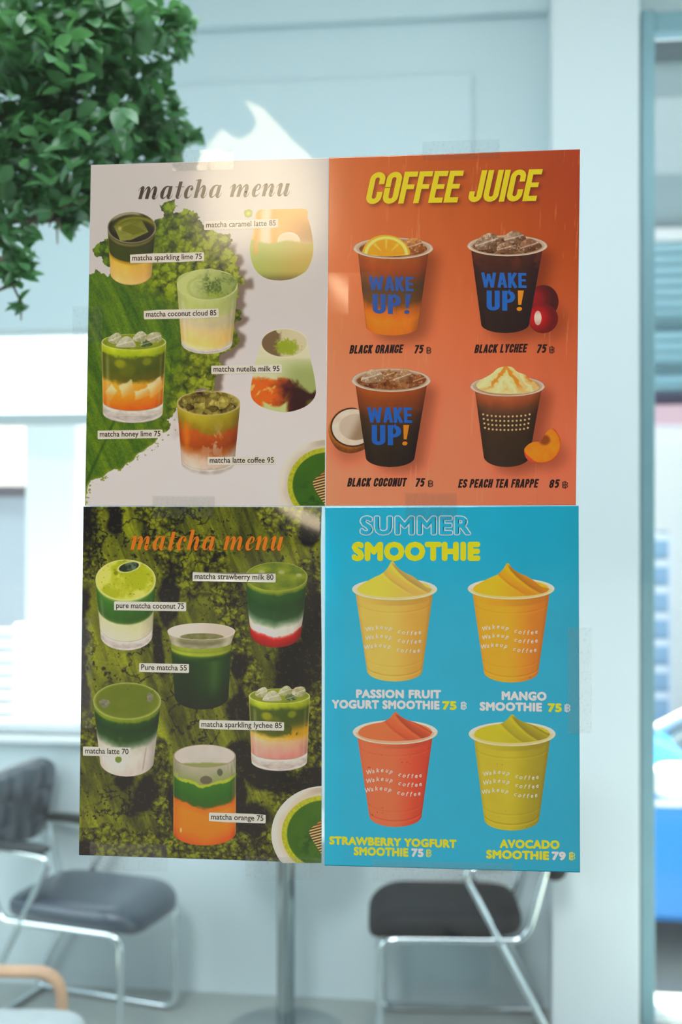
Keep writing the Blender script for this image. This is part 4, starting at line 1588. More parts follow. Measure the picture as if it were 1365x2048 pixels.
    def nut(X, Y):
        n = fbm(X, Y, 26, 5, 31)
        n2 = fbm(X + 30 * n, Y + 20 * n, 34, 4, 33)
        c = mix((206, 204, 156), (150, 160, 88), sm(540, 600, X) * sm(700, 750, Y) * 0.9)
        c = mix(c, (214, 206, 166), sm(722, 712, Y))
        br = mix((226, 100, 22), (58, 26, 14), sm(520, 600, X + 60 * (n - 0.5)))
        m = sm(752, 768, Y + 46 * (n2 - 0.5) - 20 * sm(580, 630, X))
        c = mix(c, br, m)
        c = mix(c, (226, 180, 96), 0.9 * m * sm(0.52, 0.60, fbm(X + 0.8 * Y, Y * 0.5 - 0.3 * X, 22, 4, 36)) * sm(590, 530, X))
        c = mix(c, (150, 100, 40), m * sm(0.60, 0.68, n2) * sm(560, 600, X))
        gp = sm(800, 806, Y + 14 * (n - 0.5) - 9 * np.cos((X - 551) / 15)) * sm(524, 532, X + 10 * (n2 - .5)) * sm(580, 570, X + 14 * (n - .5))
        c = mix(c, (190, 196, 124), gp)
        c = mix(c, (96, 104, 44), sm(806, 790, X * 0) * sm(608, 620, X) * sm(778, 792, Y) * sm(0.4, 0.6, n))
        q = np.hypot((X - 569) / 47.5, (Y - 686) / 29)
        t = mix((196, 186, 140), (206, 192, 150), sm(540, 600, X))
        t = mix(t, (116, 92, 62), sm(0.4, 0.62, fbm(X, Y, 16, 3, 4) + 0.25 * band(np.hypot((X - 542) / 26, (Y - 690) / 20), 0, 0.8)) * sm(566, 556, X))
        dst = np.hypot((X - 574) / 27, (Y - 694) / 19)
        t = mix(t, (146, 158, 40), sm(1.1, 0.5, dst + 0.7 * (fbm(X, Y, 4, 2, 2) - 0.5)))
        c = mix(c, t, 1 - sm(0.93, 0.97, q))
        return mix(c, (218, 210, 178), 0.8 * np.exp(-((q - 0.985) / 0.03) ** 2))
    picture('drink_picture', p1, 2, [(op, nut)], label='picture of the matcha milk with brown swirls')
    # latte coffee
    cup = Cup(417.5, 806, 63.5, 24.5, 416.5, 926, 53, 24)
    ice = ice_paint((58, 44, 8), (204, 188, 88), 5, 17, (232, 224, 170))

    def cof(X, Y):
        o_, p_ = vessel(cup, [(0, (170, 152, 44)), (0.12, (156, 138, 36)), (0.26, (140, 112, 28)), (0.34, (172, 80, 20)), (0.54, (150, 64, 18)), (0.64, (170, 100, 54)), (0.78, (200, 172, 146)), (0.9, (206, 182, 160)), (1, (170, 150, 130))],
                        0.09, 26, 17, top=lambda X, Y, q: ice(X, Y), rim=(196, 176, 120), base=0.915, edge_col=(150, 110, 60))
        c = p_(X, Y)
        n = fbm(X + 12 * fbm(X, Y, 20, 3, 2), Y * 0.6, 20, 4, 81)
        c = mix(c, (222, 116, 24), 0.75 * band(X - (368 + 10 * n), 0, 7) * sm(840, 850, Y) * sm(915, 880, Y))
        c = mix(c, (206, 180, 156), 0.7 * sm(0.52, 0.62, n) * band(np.hypot((X - 430) / 26, (Y - 885) / 26), 0, 1))
        return c
    picture('drink_picture', p1, 2, [(cup.outline(), cof)], label='picture of the latte coffee with ice on top')


def honey(par, l, r, cy, ry, bl, br_, by, bry, kind, label):
    cx_, rx = (l + r) / 2, (r - l) / 2
    cup = Cup(cx_, cy, rx, ry, (bl + br_) / 2, by, (br_ - bl) / 2, bry)
    k = rx / 65.0
    if kind == 'honey':
        lay = [(0, (176, 186, 40)), (0.07, (150, 164, 24)), (0.11, (84, 92, 16)), (0.3, (74, 82, 16)), (0.42, (92, 88, 18)), (0.5, (206, 150, 44)), (0.62, (228, 140, 40)), (0.74, (226, 112, 20)), (0.86, (208, 84, 14)), (1, (200, 90, 20))]
    else:
        lay = [(0, (170, 180, 44)), (0.07, (140, 154, 28)), (0.12, (66, 80, 18)), (0.34, (62, 74, 18)), (0.46, (80, 86, 22)), (0.52, (200, 160, 70)), (0.58, (216, 164, 116)), (0.7, (214, 144, 122)), (0.86, (206, 118, 106)), (1, (206, 130, 120))]
    o, p = vessel(cup, lay, 0.07 if kind == 'honey' else 0.05, 24, 41, rim=(206, 204, 150), rim_w=0.03, base=0.83, streak=0.25, edge_col=(200, 180, 120), edge=0.6,
                  top=lambda X, Y, q: mix((150, 160, 40), (112, 124, 20), fbm(X, Y, 12, 3, 5)))

    def body(X, Y):
        c = p(X, Y)
        u, v = cup.uv(X, Y)
        for (uu, vv, ru, rv, col, am) in ((-0.42, 0.20, 0.20, 0.07, (150, 150, 26), .9), (0.42, 0.17, 0.16, 0.06, (128, 134, 30), .8), (-0.2, 0.28, 0.3, 0.1, (120, 122, 20), .4)):
            c = mix(c, col, am * sm(1.2, 0.5, np.hypot((u - uu) / ru, (v - vv) / rv)))
        if kind == 'honey':
            for (uu, vv, ru, rv, a) in ((-0.2, 0.54, 0.24, 0.09, 0.4), (-0.72, 0.62, 0.12, 0.10, -0.6), (0.72, 0.55, 0.22, 0.1, .3), (0.3, 0.6, .25, .06, 0.2)):
                dx_, dy_ = ((u - uu) * math.cos(a) - (v - vv) * 2 * math.sin(a)) / ru, ((u - uu) * math.sin(a) + (v - vv) * 2 * math.cos(a)) / (rv * 2)
                d = np.maximum(np.abs(dx_), np.abs(dy_))
                c = mix(c, mix((240, 224, 178), (222, 160, 70), sm(-0.8, 0.9, dx_ * 0.5 + dy_)), 0.7 * sm(1.15, 0.8, d + 0.5 * (fbm(X, Y, 9, 3, 4) - .5)))
        else:
            c = mix(c, (206, 150, 30), 0.85 * sm(0.5, 0.62, fbm(X, Y, 16, 3, 51) + 0.22 * (u - 0.3)) * band(v, 0.46, 0.1) * sm(0.0, 0.5, u))
        c = mix(c, (160, 138, 124), 0.5 * band(np.hypot(u / 0.5, (v - 0.945) / 0.03), 1.0, 0.15))
        return c
    X0 = lambda t: l + (r - l) * t
    yy = lambda d: cy + d * k
    D, Lt = (126, 128, 70), (214, 206, 174)
    cubes = [cube([(X0(.10), yy(-4)), (X0(.16), yy(-14)), (X0(.26), yy(-19)), (X0(.31), yy(-10)), (X0(.28), yy(3)), (X0(.16), yy(3))], D, Lt, 1),
             cube([(X0(.48), yy(-6)), (X0(.54), yy(-17)), (X0(.62), yy(-22)), (X0(.69), yy(-16)), (X0(.70), yy(-3)), (X0(.56), yy(0))], D, Lt, 2),
             cube([(X0(.70), yy(-8)), (X0(.76), yy(-18)), (X0(.90), yy(-19)), (X0(.93), yy(-4)), (X0(.84), yy(2)), (X0(.74), yy(0))], D, (206, 192, 164), 3),
             cube([(X0(.22), yy(9)), (X0(.33), yy(-9)), (X0(.44), yy(-10)), (X0(.54), yy(8)), (X0(.40), yy(11))], (150, 148, 100), (216, 208, 182), 4),
             cube([(X0(.60), yy(8)), (X0(.62), yy(-3)), (X0(.70), yy(-4)), (X0(.79), yy(5)), (X0(.70), yy(10))], (44, 62, 20), (120, 136, 80), 5)]
    picture('drink_picture', par, 2, [(o, body)] + cubes, label=label)


def bowl(par, clip, cx_, cy_, R, label):
    """whisk bowl cut off by the sheet's right and bottom edges"""
    x1, y1 = clip
    th = np.linspace(math.pi * 0.42, math.pi * 1.62, 60)
    pts = [(cx_ + R[0] * math.cos(t), cy_ + R[1] * math.sin(t)) for t in th]
    pts = [(min(x, x1), min(y, y1)) for x, y in pts] + [(x1, cy_ - R[1] * 0.99), (x1, y1)]

    def paint(X, Y):
        q = np.hypot((X - cx_) / R[0], (Y - cy_) / R[1])
        c = mix((206, 190, 166), (222, 210, 190), sm(0.80, 0.97, q + 0.12 * (fbm(X, Y, 40, 2, 3) - .5)))
        c = mix(c, (168, 150, 122), 0.7 * sm(0.8, 0.9, q) * sm(cy_ - 10, cy_ - R[1] * .9, Y) * sm(cx_ - R[0] * .5, cx_ - 6, X) * (1 - sm(0.95, 0.99, q)))
        ring = 1 - sm(0.795, 0.81, q)
        c = mix(c, mix((150, 158, 20), (196, 192, 66), fbm(X, Y, 2.5, 2, 3)), ring)
        ins = 1 - sm(0.685, 0.715, q)
        c = mix(c, mix((52, 92, 16), (70, 106, 20), fbm(X, Y, 30, 3, 5)), ins)
        c = mix(c, (34, 66, 14), 0.7 * sm(0.5, 0.66, fbm(X, Y, 12, 3, 15)) * band(np.hypot((X - (cx_ - 28)) / 22, (Y - (cy_ + 18)) / 26), 0, 1))
        return c

    def whisk(X, Y):
        ax = (Y - (cy_ - 10)) + (X - cx_) * 0.55
        st = np.sin((ax * 0.9 - (X - cx_) * 0.25) * 1.25)
        c = mix((70, 42, 18), (226, 184, 116), sm(-0.35, 0.5, st))
        return mix(c, (150, 90, 30), 0.6 * sm(cy_ - 6, cy_ - 26, Y))
    wp = [(x1, cy_ - 30), (cx_ - 12, cy_ - 22), (cx_ - 25, cy_ - 12), (cx_ - 30, cy_ - 4), (cx_ - 24, cy_ + 10), (cx_ - 14, cy_ + 26), (x1, cy_ + 40)]
    picture('bowl_picture', par, 2, [(pts, paint), (wp, whisk)], label=label)


picture1()
bowl(p1, (650.5, 1011.5), 655, 970, (99, 93), 'picture of a white bowl of matcha with a bamboo whisk')
for a in (('matcha sparkling lime 75', 260.5, 508, 408.5, 504.5), ('matcha caramel latte 85', 408.3, 441.8, 556.5, 437.6), ('matcha coconut cloud 85', 288, 620.3, 437.5, 617.3),
          ('matcha nutella milk 95', 423, 730, 564, 729), ('matcha honey lime 75', 195.5, 860, 325.6, 859), ('matcha latte coffee 95', 415.6, 912.3, 552.5, 912)):
    price_label(p1, *a)

# ================================================================== poster: coffee juice on orange
LIGHT = LIGHT * 0.95
P2Q = ((658.5, 315.5), (1161, 298.5), (1152.5, 1010.5), (651.5, 1011.5))
COLD = [Cup(787, 500, 71, 17, 785, 653, 52, 18), Cup(1014.5, 496, 72, 18, 1011, 648, 48, 18), Cup(783, 766, 72, 19, 781, 914, 49, 20), Cup(1017, 776, 67, 18, 1014, 912, 46, 22)]
RIMS = [(787, 496.5, 80, 21.5), (1015.3, 491.5, 80.3, 21), (782.7, 760.5, 79.3, 23.5), (1015.7, 772.5, 74.7, 20.5)]
TITLE2 = fit(cond_text('COFFEE JUICE', 0.045, 0.21), 733, 1086.5, 408.3, 1.0, 63.5, -0.0185)


def paint_orange_menu(X, Y, s, t):
    a = mix((200, 102, 46), (160, 62, 18), s)
    b = mix((240, 138, 98), (218, 110, 76), s)
    c = mix(a, b, sm(-0.05, 0.9, t + 0.10 * (0.5 - s)))
    c = c * (1 + 0.05 * (fbm(X * 1.6, Y * 0.4, 50, 3, 14) - 0.5))[..., None]
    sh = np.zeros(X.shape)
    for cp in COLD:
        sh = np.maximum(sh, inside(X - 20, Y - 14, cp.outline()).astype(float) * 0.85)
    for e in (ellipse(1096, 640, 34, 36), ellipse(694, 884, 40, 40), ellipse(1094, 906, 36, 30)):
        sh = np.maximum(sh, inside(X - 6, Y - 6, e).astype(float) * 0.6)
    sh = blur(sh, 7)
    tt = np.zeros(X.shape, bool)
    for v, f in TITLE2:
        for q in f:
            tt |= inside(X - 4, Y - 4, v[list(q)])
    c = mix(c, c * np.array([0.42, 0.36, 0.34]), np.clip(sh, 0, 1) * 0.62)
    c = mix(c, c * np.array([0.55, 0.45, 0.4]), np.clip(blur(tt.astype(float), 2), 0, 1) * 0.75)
    # fine scuffs of the laminate
    scr = sm(0.70, 0.76, fbm(X * 6 + Y * 0.4, Y * 0.25, 30, 3, 91)) * sm(0.5, 0.7, fbm(X, Y, 60, 2, 92))
    return mix(c, (226, 150, 110), 0.30 * scr)


p2 = poster(P2Q, 1.5, paint_orange_menu, 'orange coffee juice poster with yellow title, taped at the upper right')
flat_mesh('title_lettering', TITLE2, (236, 194, 4), p2, 3)['label'] = 'yellow slanted title reading COFFEE JUICE'


def cold_cup(i, layers, extra=None, contents=(), label='', wob=0.03, seed=1):
    cp, (rx_, ry_, rr, rv) = COLD[i], RIMS[i]
    o, p = vessel(cp, layers, wob, 26, seed, rim=layers[0][1], edge=0.3, edge_col=(70, 40, 24))

    def rim(X, Y):
        q = np.hypot((X - rx_) / rr, (Y - ry_) / rv)
        c = mix((150, 92, 56), (176, 130, 98), sm(0.6, 0.86, q))
        c = mix(c, (184, 158, 132), sm(0.83, 0.88, q))
        c = mix(c, (206, 186, 160), 0.8 * band(q, 0.95, 0.03))
        return mix(c, (150, 118, 92), sm(0.975, 1.0, q))

    def lip(X, Y):
        q = np.hypot((X - rx_) / rr, (Y - ry_) / rv)
        return mix((172, 144, 118), (210, 192, 166), band(q, 0.96, 0.045))
    th = np.linspace(0.02, PI - 0.02, 40)
    lp = [(rx_ + rr * math.cos(t), ry_ + rv * math.sin(t)) for t in th] + [(rx_ + rr * 0.875 * math.cos(t), ry_ + rv * 0.80 * math.sin(t) + 0.5) for t in th[::-1]]
    # lip as two row-convex halves
    half = [(rx_ + rr * math.cos(t), ry_ + rv * math.sin(t)) for t in np.linspace(0, PI / 2, 24)] + [(rx_ + rr * 0.88 * math.cos(t), ry_ + rv * 0.82 * math.sin(t)) for t in np.linspace(PI / 2, 0, 24)]
    half2 = [(2 * rx_ - x, y) for x, y in half]
    shp = [(o, (lambda X, Y: extra(p(X, Y), X, Y)) if extra else p), (ellipse(rx_, ry_, rr, rv), rim)] + list(contents) + [(half, lip), (half2, lip)]
    pic = picture('drink_picture', p2, 2, shp, label=label)
    return pic


def wake(par, cols, x0, x1, y0, h0, x2, x3, y2, h2, xe0, xe1, sl=0.02):
    """WAKE UP! printed on the cup"""
    L = 9
    flat_mesh('cup_lettering', fit(cond_text('WAKE', 0.05, -0.02, 0.175), x0, x1, y0, 1.0, h0, sl), cols[0], par, L)
    flat_mesh('cup_lettering', fit(cond_text('UP', 0.08, 0.0, 0.18), x2, x3, y2, 1.0, h2, sl), cols[0], par, L)
    flat_mesh('cup_lettering', fit(cond_text('!', 0, 0.06), xe0, xe1, y2 + 1, 1.0, h2 + 1, 0), cols[1], par, L)


ICEB = ice_paint((58, 30, 16), (176, 132, 92), 6, 12)


def ice_field(cx_, cy_, rx, ry, seed, dark=(54, 28, 14), light=(150, 104, 66)):
    ip = ice_paint(dark, light, seed, 12)
    return (ellipse(cx_, cy_, rx, ry), lambda X, Y: ip(X, Y))


DK, LK = (74, 40, 22), (196, 166, 132)
# black orange
orange_half = [(725, 508), (729, 493), (741, 479), (757, 471.5), (774, 470), (792, 473.5), (808, 484), (818, 497), (820.5, 508), (806, 511), (770, 512.5), (740, 511)]


def slice_paint(X, Y):
    q = np.hypot((X - 773) / 47.5, (Y - 510) / 40)
    ang = np.arctan2(Y - 512, X - 773)
    c = mix((222, 140, 10), (236, 158, 14), fbm(X, Y, 10, 3, 2))
    c = mix(c, (244, 196, 80), 0.7 * sm(0.90, 0.98, np.abs(np.cos(ang * 4.0))) * sm(0.2, 0.4, q) * sm(0.85, 0.7, q))
    c = mix(c, (240, 204, 104), sm(0.76, 0.82, q))
    return mix(c, (234, 160, 18), sm(0.91, 0.95, q))


pc = cold_cup(0, [(0, (150, 78, 34)), (0.14, (150, 66, 18)), (0.30, (112, 62, 30)), (0.42, (84, 60, 40)), (0.60, (104, 66, 34)), (0.70, (190, 96, 22)), (0.82, (218, 116, 12)), (1, (200, 104, 22))],
              contents=[ice_field(787, 498, 68, 16, 4, (110, 52, 18), (168, 104, 56)), cube([(808, 486), (818, 478), (838, 477), (846, 488), (852, 500), (830, 505), (812, 500)], (112, 50, 14), (214, 150, 84), 4),
                        (smooth_poly(orange_half, 4), slice_paint)],
              label='picture of the black orange drink with an orange slice', wob=0.05, seed=5)
wake(pc, ((52, 84, 150), (52, 80, 140)), 738, 828, 580.5, 29, 746, 802, 627, 39, 809, 823, 0.03)
# black lychee
pc = cold_cup(1, [(0, (70, 40, 24)), (0.15, (62, 36, 22)), (0.3, (54, 34, 22)), (0.7, (46, 34, 22)), (1, (44, 32, 24))],
              extra=lambda c, X, Y: mix(c, (96, 46, 24), 0.6 * sm(0.5, 0.7, fbm(X, Y, 24, 3, 8)) * sm(560, 520, Y)),
              contents=[ice_field(1015, 493, 70, 17, 9), cube([(950, 490), (962, 474), (980, 466), (994, 472), (1000, 486), (984, 497), (962, 500)], DK, LK, 1), cube([(1008, 478), (1018, 465), (1034, 462), (1052, 474), (1048, 484), (1020, 486)], DK, LK, 2),
                        cube([(994, 500), (1000, 488), (1016, 484), (1032, 490), (1036, 502), (1012, 506)], DK, (180, 136, 100), 3), cube([(1042, 500), (1044, 484), (1060, 477), (1076, 484), (1082, 494), (1062, 503)], DK, (170, 120, 86), 4)],
              label='picture of the black lychee drink with ice', seed=7)
wake(pc, ((40, 96, 170), (214, 132, 16)), 963, 1054, 575, 30, 974, 1031, 621, 40, 1034, 1048.5, 0.012)


def fruit(cx_, cy_, r, a, b):
    def p(X, Y):
        d = np.hypot(X - (cx_ - r * .3), Y - (cy_ - r * .1)) / r
        return mix(a, b, sm(0.2, 1.2, d)) * (0.94 + 0.12 * fbm(X, Y, 4, 3, 3))[..., None]
    return p


picture('fruit_picture', p2, 1, [(ellipse(1088, 603, 30, 33), fruit(1078, 600, 34, (140, 34, 36), (74, 26, 28))), (ellipse(1087, 637, 30, 29.5), fruit(1084, 637, 30, (186, 34, 34), (104, 28, 28))),
                              (ellipse(1076.5, 636, 7.2, 14.5), lambda X, Y: mix((226, 200, 176), (196, 160, 140), sm(0, 14, np.abs(Y - 634))))], label='picture of two red lychees')
# black coconut
pc = cold_cup(2, [(0, (150, 72, 28)), (0.12, (128, 62, 28)), (0.26, (112, 58, 32)), (0.38, (74, 48, 32)), (0.55, (54, 42, 32)), (0.8, (46, 38, 30)), (1, (44, 36, 28))],
              contents=[ice_field(782, 763, 70, 19, 19, (92, 44, 16), (166, 108, 62)), cube([(722, 762), (734, 744), (748, 738), (762, 744), (768, 758), (748, 766)], (120, 84, 52), (206, 180, 146), 1),
                        cube([(766, 750), (779, 738), (792, 749), (780, 757)], (110, 64, 30), (196, 150, 100), 2), cube([(786, 760), (796, 744), (810, 736), (824, 748), (826, 762), (806, 764)], (96, 48, 22), (206, 164, 116), 3),
                        cube([(826, 764), (832, 752), (843, 749), (854, 760), (838, 769)], (110, 50, 18), (170, 100, 50), 4)],
              label='picture of the black coconut drink with ice', seed=9)
wake(pc, ((38, 92, 170), (206, 124, 18)), 735, 825, 845, 31, 744, 803, 890, 40, 805, 819, 0.012)


def coco(X, Y):
    q = np.hypot((X - 706) / 44.5, (Y - 854.5) / 39)
    qo = np.hypot((X - 700) / 43, (Y - 861) / 46)
    c = mix((196, 118, 40), (112, 62, 34), sm(0.5, 1.0, qo) * sm(850, 900, Y)) * (0.85 + 0.3 * fbm(X, Y, 4, 3, 3))[..., None]
    c = mix(c, (64, 38, 26), 1 - sm(0.98, 1.03, q))
    c = mix(c, mix((222, 206, 180), (206, 186, 160), fbm(X, Y, 12, 2, 3)), 1 - sm(0.92, 0.95, q))
    q2 = np.hypot((X - 712) / 34, (Y - 854) / 27)
    c = mix(c, mix((196, 176, 150), (150, 122, 92), sm(700, 726, X + 0.5 * (Y - 850))), 1 - sm(0.94, 1.0, q2))
    return c


picture('fruit_picture', p2, 1, [(smooth_poly([(657, 858), (664, 838), (678, 822), (697, 815.5), (715, 818), (735, 840), (738, 870), (732, 895), (716, 904), (697, 906.5), (676, 899), (662, 880)], 5), coco)], label='picture of half a coconut')
# peach tea frappe
cream = smooth_poly([(953, 770), (962, 760), (975, 753), (986, 746), (996, 737), (1010, 733), (1024, 734), (1036, 744), (1050, 749), (1060, 758), (1074, 767), (1078, 778), (1056, 786), (1022, 788), (985, 786), (960, 779)], 5)


def cream_paint(X, Y):
    n = fbm(X, Y, 16, 4, 3)
    sw = np.sin((X - 1016) * 0.16 + (Y - 735) * 0.13 * np.sign(1016 - X + 0.01) + 5 * n)
    c = mix((238, 204, 134), (212, 160, 88), np.clip(0.5 * sm(1000, 1075, X) + 0.5 * (n - 0.3), 0, 1))
    c = mix(c, (206, 124, 28), 0.85 * sm(0.35, 0.85, sw) * sm(786, 765, Y))
    return mix(c, (246, 220, 160), 0.6 * sm(0.5, 0.95, -sw))


pc = cold_cup(3, [(0, (160, 84, 50)), (0.1, (140, 70, 40)), (0.2, (96, 60, 42)), (0.32, (66, 48, 36)), (0.6, (58, 44, 32)), (1, (54, 42, 34))], contents=[(cream, cream_paint)],
              label='picture of the peach tea frappe with whipped cream', wob=0.03, seed=11)
dots = []
for r_ in range(4):
    for k in range(12):
        uu = -1 + 2 * k / 11
        xx = 1013.5 + uu * (46.5 - r_ * 1.2)
        dots.append(disc(xx, 828.5 + r_ * 9 + 5.5 * math.sqrt(max(0, 1 - uu * uu * 0.95)) - 1, 2.1, 10))
flat_mesh('cup_dots', [(v, [f[0][::-1]]) for v, f in dots], (200, 168, 112), pc, 9)


def peach(X, Y):
    q = np.hypot((X - 1084) / 38, (Y - 888) / 38)
    c = mix((226, 140, 24), (206, 112, 14), fbm(X, Y, 16, 3, 3))
    c = mix(c, (196, 70, 40), sm(0.93, 1.02, q))
    c = mix(c, (204, 74, 54), sm(904, 908, Y - 0.8 * (X - 1050)) * sm(1076, 1066, X))
    return mix(c, (132, 62, 26), 0.9 * sm(14, 6, np.hypot((X - 1090) * 0.9, Y - 880)))


picture('fruit_picture', p2, 7, [(smooth_poly([(1049, 900), (1056, 890), (1067, 884), (1079, 883), (1084, 880), (1094, 864), (1108, 857.5), (1118, 870), (1122.5, 885), (1119, 905), (1106, 920), (1088, 926), (1066, 925), (1053, 916)], 4), peach)], label='picture of a peach wedge')
INK = (44, 24, 20)
for body, x0, x1, yb, price, xa, xb, ba, bb, yp in (('BLACK ORANGE', 699, 808.5, 707.6, '75', 829, 849, 853.5, 863, 707), ('BLACK LYCHEE', 949, 1056.5, 706.3, '75', 1074, 1095.5, 1099.5, 1110, 706),
                                                    ('BLACK COCONUT', 694.5, 815, 973.2, '75', 831, 851.5, 856.5, 867, 973.5), ('ES PEACH TEA FRAPPE', 916.5, 1079, 975.4, '85', 1099, 1121, 1125.5, 1136.5, 976)):
    cl_ = flat_mesh('caption_lettering', fit(cond_text(body, 0.06, 0.2, 0.2), x0, x1, yb, 1.0, 17.2), INK, p2, 3)
    cl_['label'] = 'slanted caption reading ' + body
    flat_mesh('price_lettering', fit(cond_text(price, 0.07, 0.2, 0.2), xa, xb, yp, 1.0, 17.2), INK, p2, 3)
    flat_mesh('currency_sign', baht(ba, bb, yp, 12.5), INK, p2, 3)

# ================================================================== poster: matcha menu on dark green
def paint_dark_menu(X, Y, s, t):
    n = fbm(X, Y, 90, 5, 3)
    n2 = fbm(X, Y, 22, 5, 4)
    d1 = X * 0.35 + Y * 0.94
    d2 = X * 0.94 - Y * 0.35
    smooth_t = fbm(d2 * 1.6, d1 * 0.5, 50, 5, 12)
    c = mix((58, 62, 4), (132, 138, 16), np.clip(smooth_t * 1.6 - 0.32, 0, 1))
    c = c * (0.9 + 0.22 * sm(0.45, 0.55, fbm(d2 * 3.0, d1 * 0.3, 26, 3, 14)))[..., None]
    c = c * (0.88 + 0.24 * fbm(X, Y, 2.6, 2, 5))[..., None]
    # crumbly zones near the borders and along a diagonal
    Xw, Yw = X + 12 * (fbm(X, Y, 9, 3, 81) - 0.5), Y + 12 * (fbm(X, Y, 9, 3, 82) - 0.5)
    f1, f2, cid = worley(Xw, Yw, 10, 13)
    g1, g2, cid2 = worley(Xw, Yw, 4.2, 18)
    lump = np.clip(1.1 - f1 - 0.35 * (g1 - 0.4), 0, 1) * (0.5 + 0.5 * cid) * (0.7 + 0.5 * cid2)
    lump = lump * (0.35 + 1.1 * fbm(X, Y, 18, 3, 83))
    crumb = mix((18, 17, 8), (128, 134, 36), np.clip(lump * 1.35, 0, 1))
    z = np.zeros(X.shape)
    z = np.maximum(z, sm(1640, 1690, Y + 60 * (n - 0.5)))
    z = np.maximum(z, sm(560, 610, X + 40 * (n - 0.5)) * sm(1080, 1160, Y))
    z = np.maximum(z, sm(500, 540, X + 60 * (n - 0.5)) * sm(1090, 1050, Y) * 0.8)
    z = np.maximum(z, sm(212, 188, X + 40 * (n2 - 0.5)) * sm(1220, 1120, Y) * 1.0)
    z = np.maximum(z, band(X - (330 + (Y - 1080) * 0.48), 0, 42) * sm(1240, 1160, Y))
    z = np.maximum(z, band(X - (420 + (Y - 1100) * 0.30), 0, 40) * sm(1050, 1080, Y) * 0.8)
    z = np.maximum(z, band(X - 318 - 0.1 * (Y - 1500), 0, 26) * sm(1440, 1500, Y))
    z = np.maximum(z, sm(212, 180, X + 30 * (n2 - .5)) * sm(1400, 1440, Y) * sm(1520, 1480, Y))
    c = mix(c, crumb, sm(0.35, 0.62, z + 0.55 * (n2 - 0.5)))
    # black cracks, pits and the shadow sides
    cr = fbm(X, Y, 46, 5, 24)
    crack = (1 - sm(0.0, 0.035, np.abs(cr - 0.5))) * sm(0.46, 0.60, fbm(X, Y, 70, 3, 26))
    c = mix(c, (24, 23, 12), 0.85 * crack)
    dark = np.zeros(X.shape)
    dark = np.maximum(dark, sm(200, 172, X + 26 * (n2 - 0.5)) * sm(1250, 1200, np.abs(Y - 1010) + 1100) * sm(1130, 1060, Y))
    dark = np.maximum(dark, sm(182, 170, X + 26 * (n2 - 0.5)) * sm(1160, 1190, Y) * sm(1440, 1400, Y))
    for (ex, ey, ax, ay, rot) in ((338, 1195, 20, 60, 0.1), (316, 1290, 12, 60, -0.1), (626, 1260, 22, 110, 0.0), (590, 1345, 50, 50, 0), (290, 1590, 26, 42, 0.4), (480, 1420, 24, 40, 0), (500, 1640, 42, 34, 0.2), (250, 1560, 22, 20, 0),
                                  (350, 1620, 10, 60, -0.2), (540, 1560, 80, 26, 0.3), (480, 1330, 16, 26, 0), (625, 1560, 30, 30, 0), (620, 1060, 26, 30, 0), (480, 1510, 30, 30, 0), (230, 1040, 16, 30, 0), (590, 1310, 40, 30, 0), (480, 1600, 14, 80, 0), (170, 1700, 20, 20, 0)):
        xx, yy = X - ex, Y - ey
        xr, yr = xx * math.cos(rot) + yy * math.sin(rot), -xx * math.sin(rot) + yy * math.cos(rot)
        dark = np.maximum(dark, sm(1.25, 0.7, np.hypot(xr / ax, yr / ay) + 0.9 * (n2 - 0.5)))
    c = mix(c, mix((22, 20, 12), (46, 48, 18), sm(0.62, 0.74, fbm(X, Y, 5, 3, 66))), 0.95 * dark)
    pits = sm(0.70, 0.76, fbm(X, Y, 7, 3, 55)) * sm(0.45, 0.6, fbm(X, Y, 60, 2, 57))
    c = mix(c, (26, 26, 10), 0.8 * pits)
    return c


LIGHT = LIGHT * 0.93
P3Q = ((167, 1013), (644, 1013), (643.5, 1726), (158, 1710))
p3 = poster(P3Q, 1.0, paint_dark_menu, 'dark green matcha menu poster with orange title, taped at the lower left')
flat_mesh('title_lettering', fit(fat_text('matcha menu'), 261, 569, 1099.3, 1.0, 26.5, 0.002), (236, 112, 0), p3, 12)['label'] = 'orange title reading matcha menu'


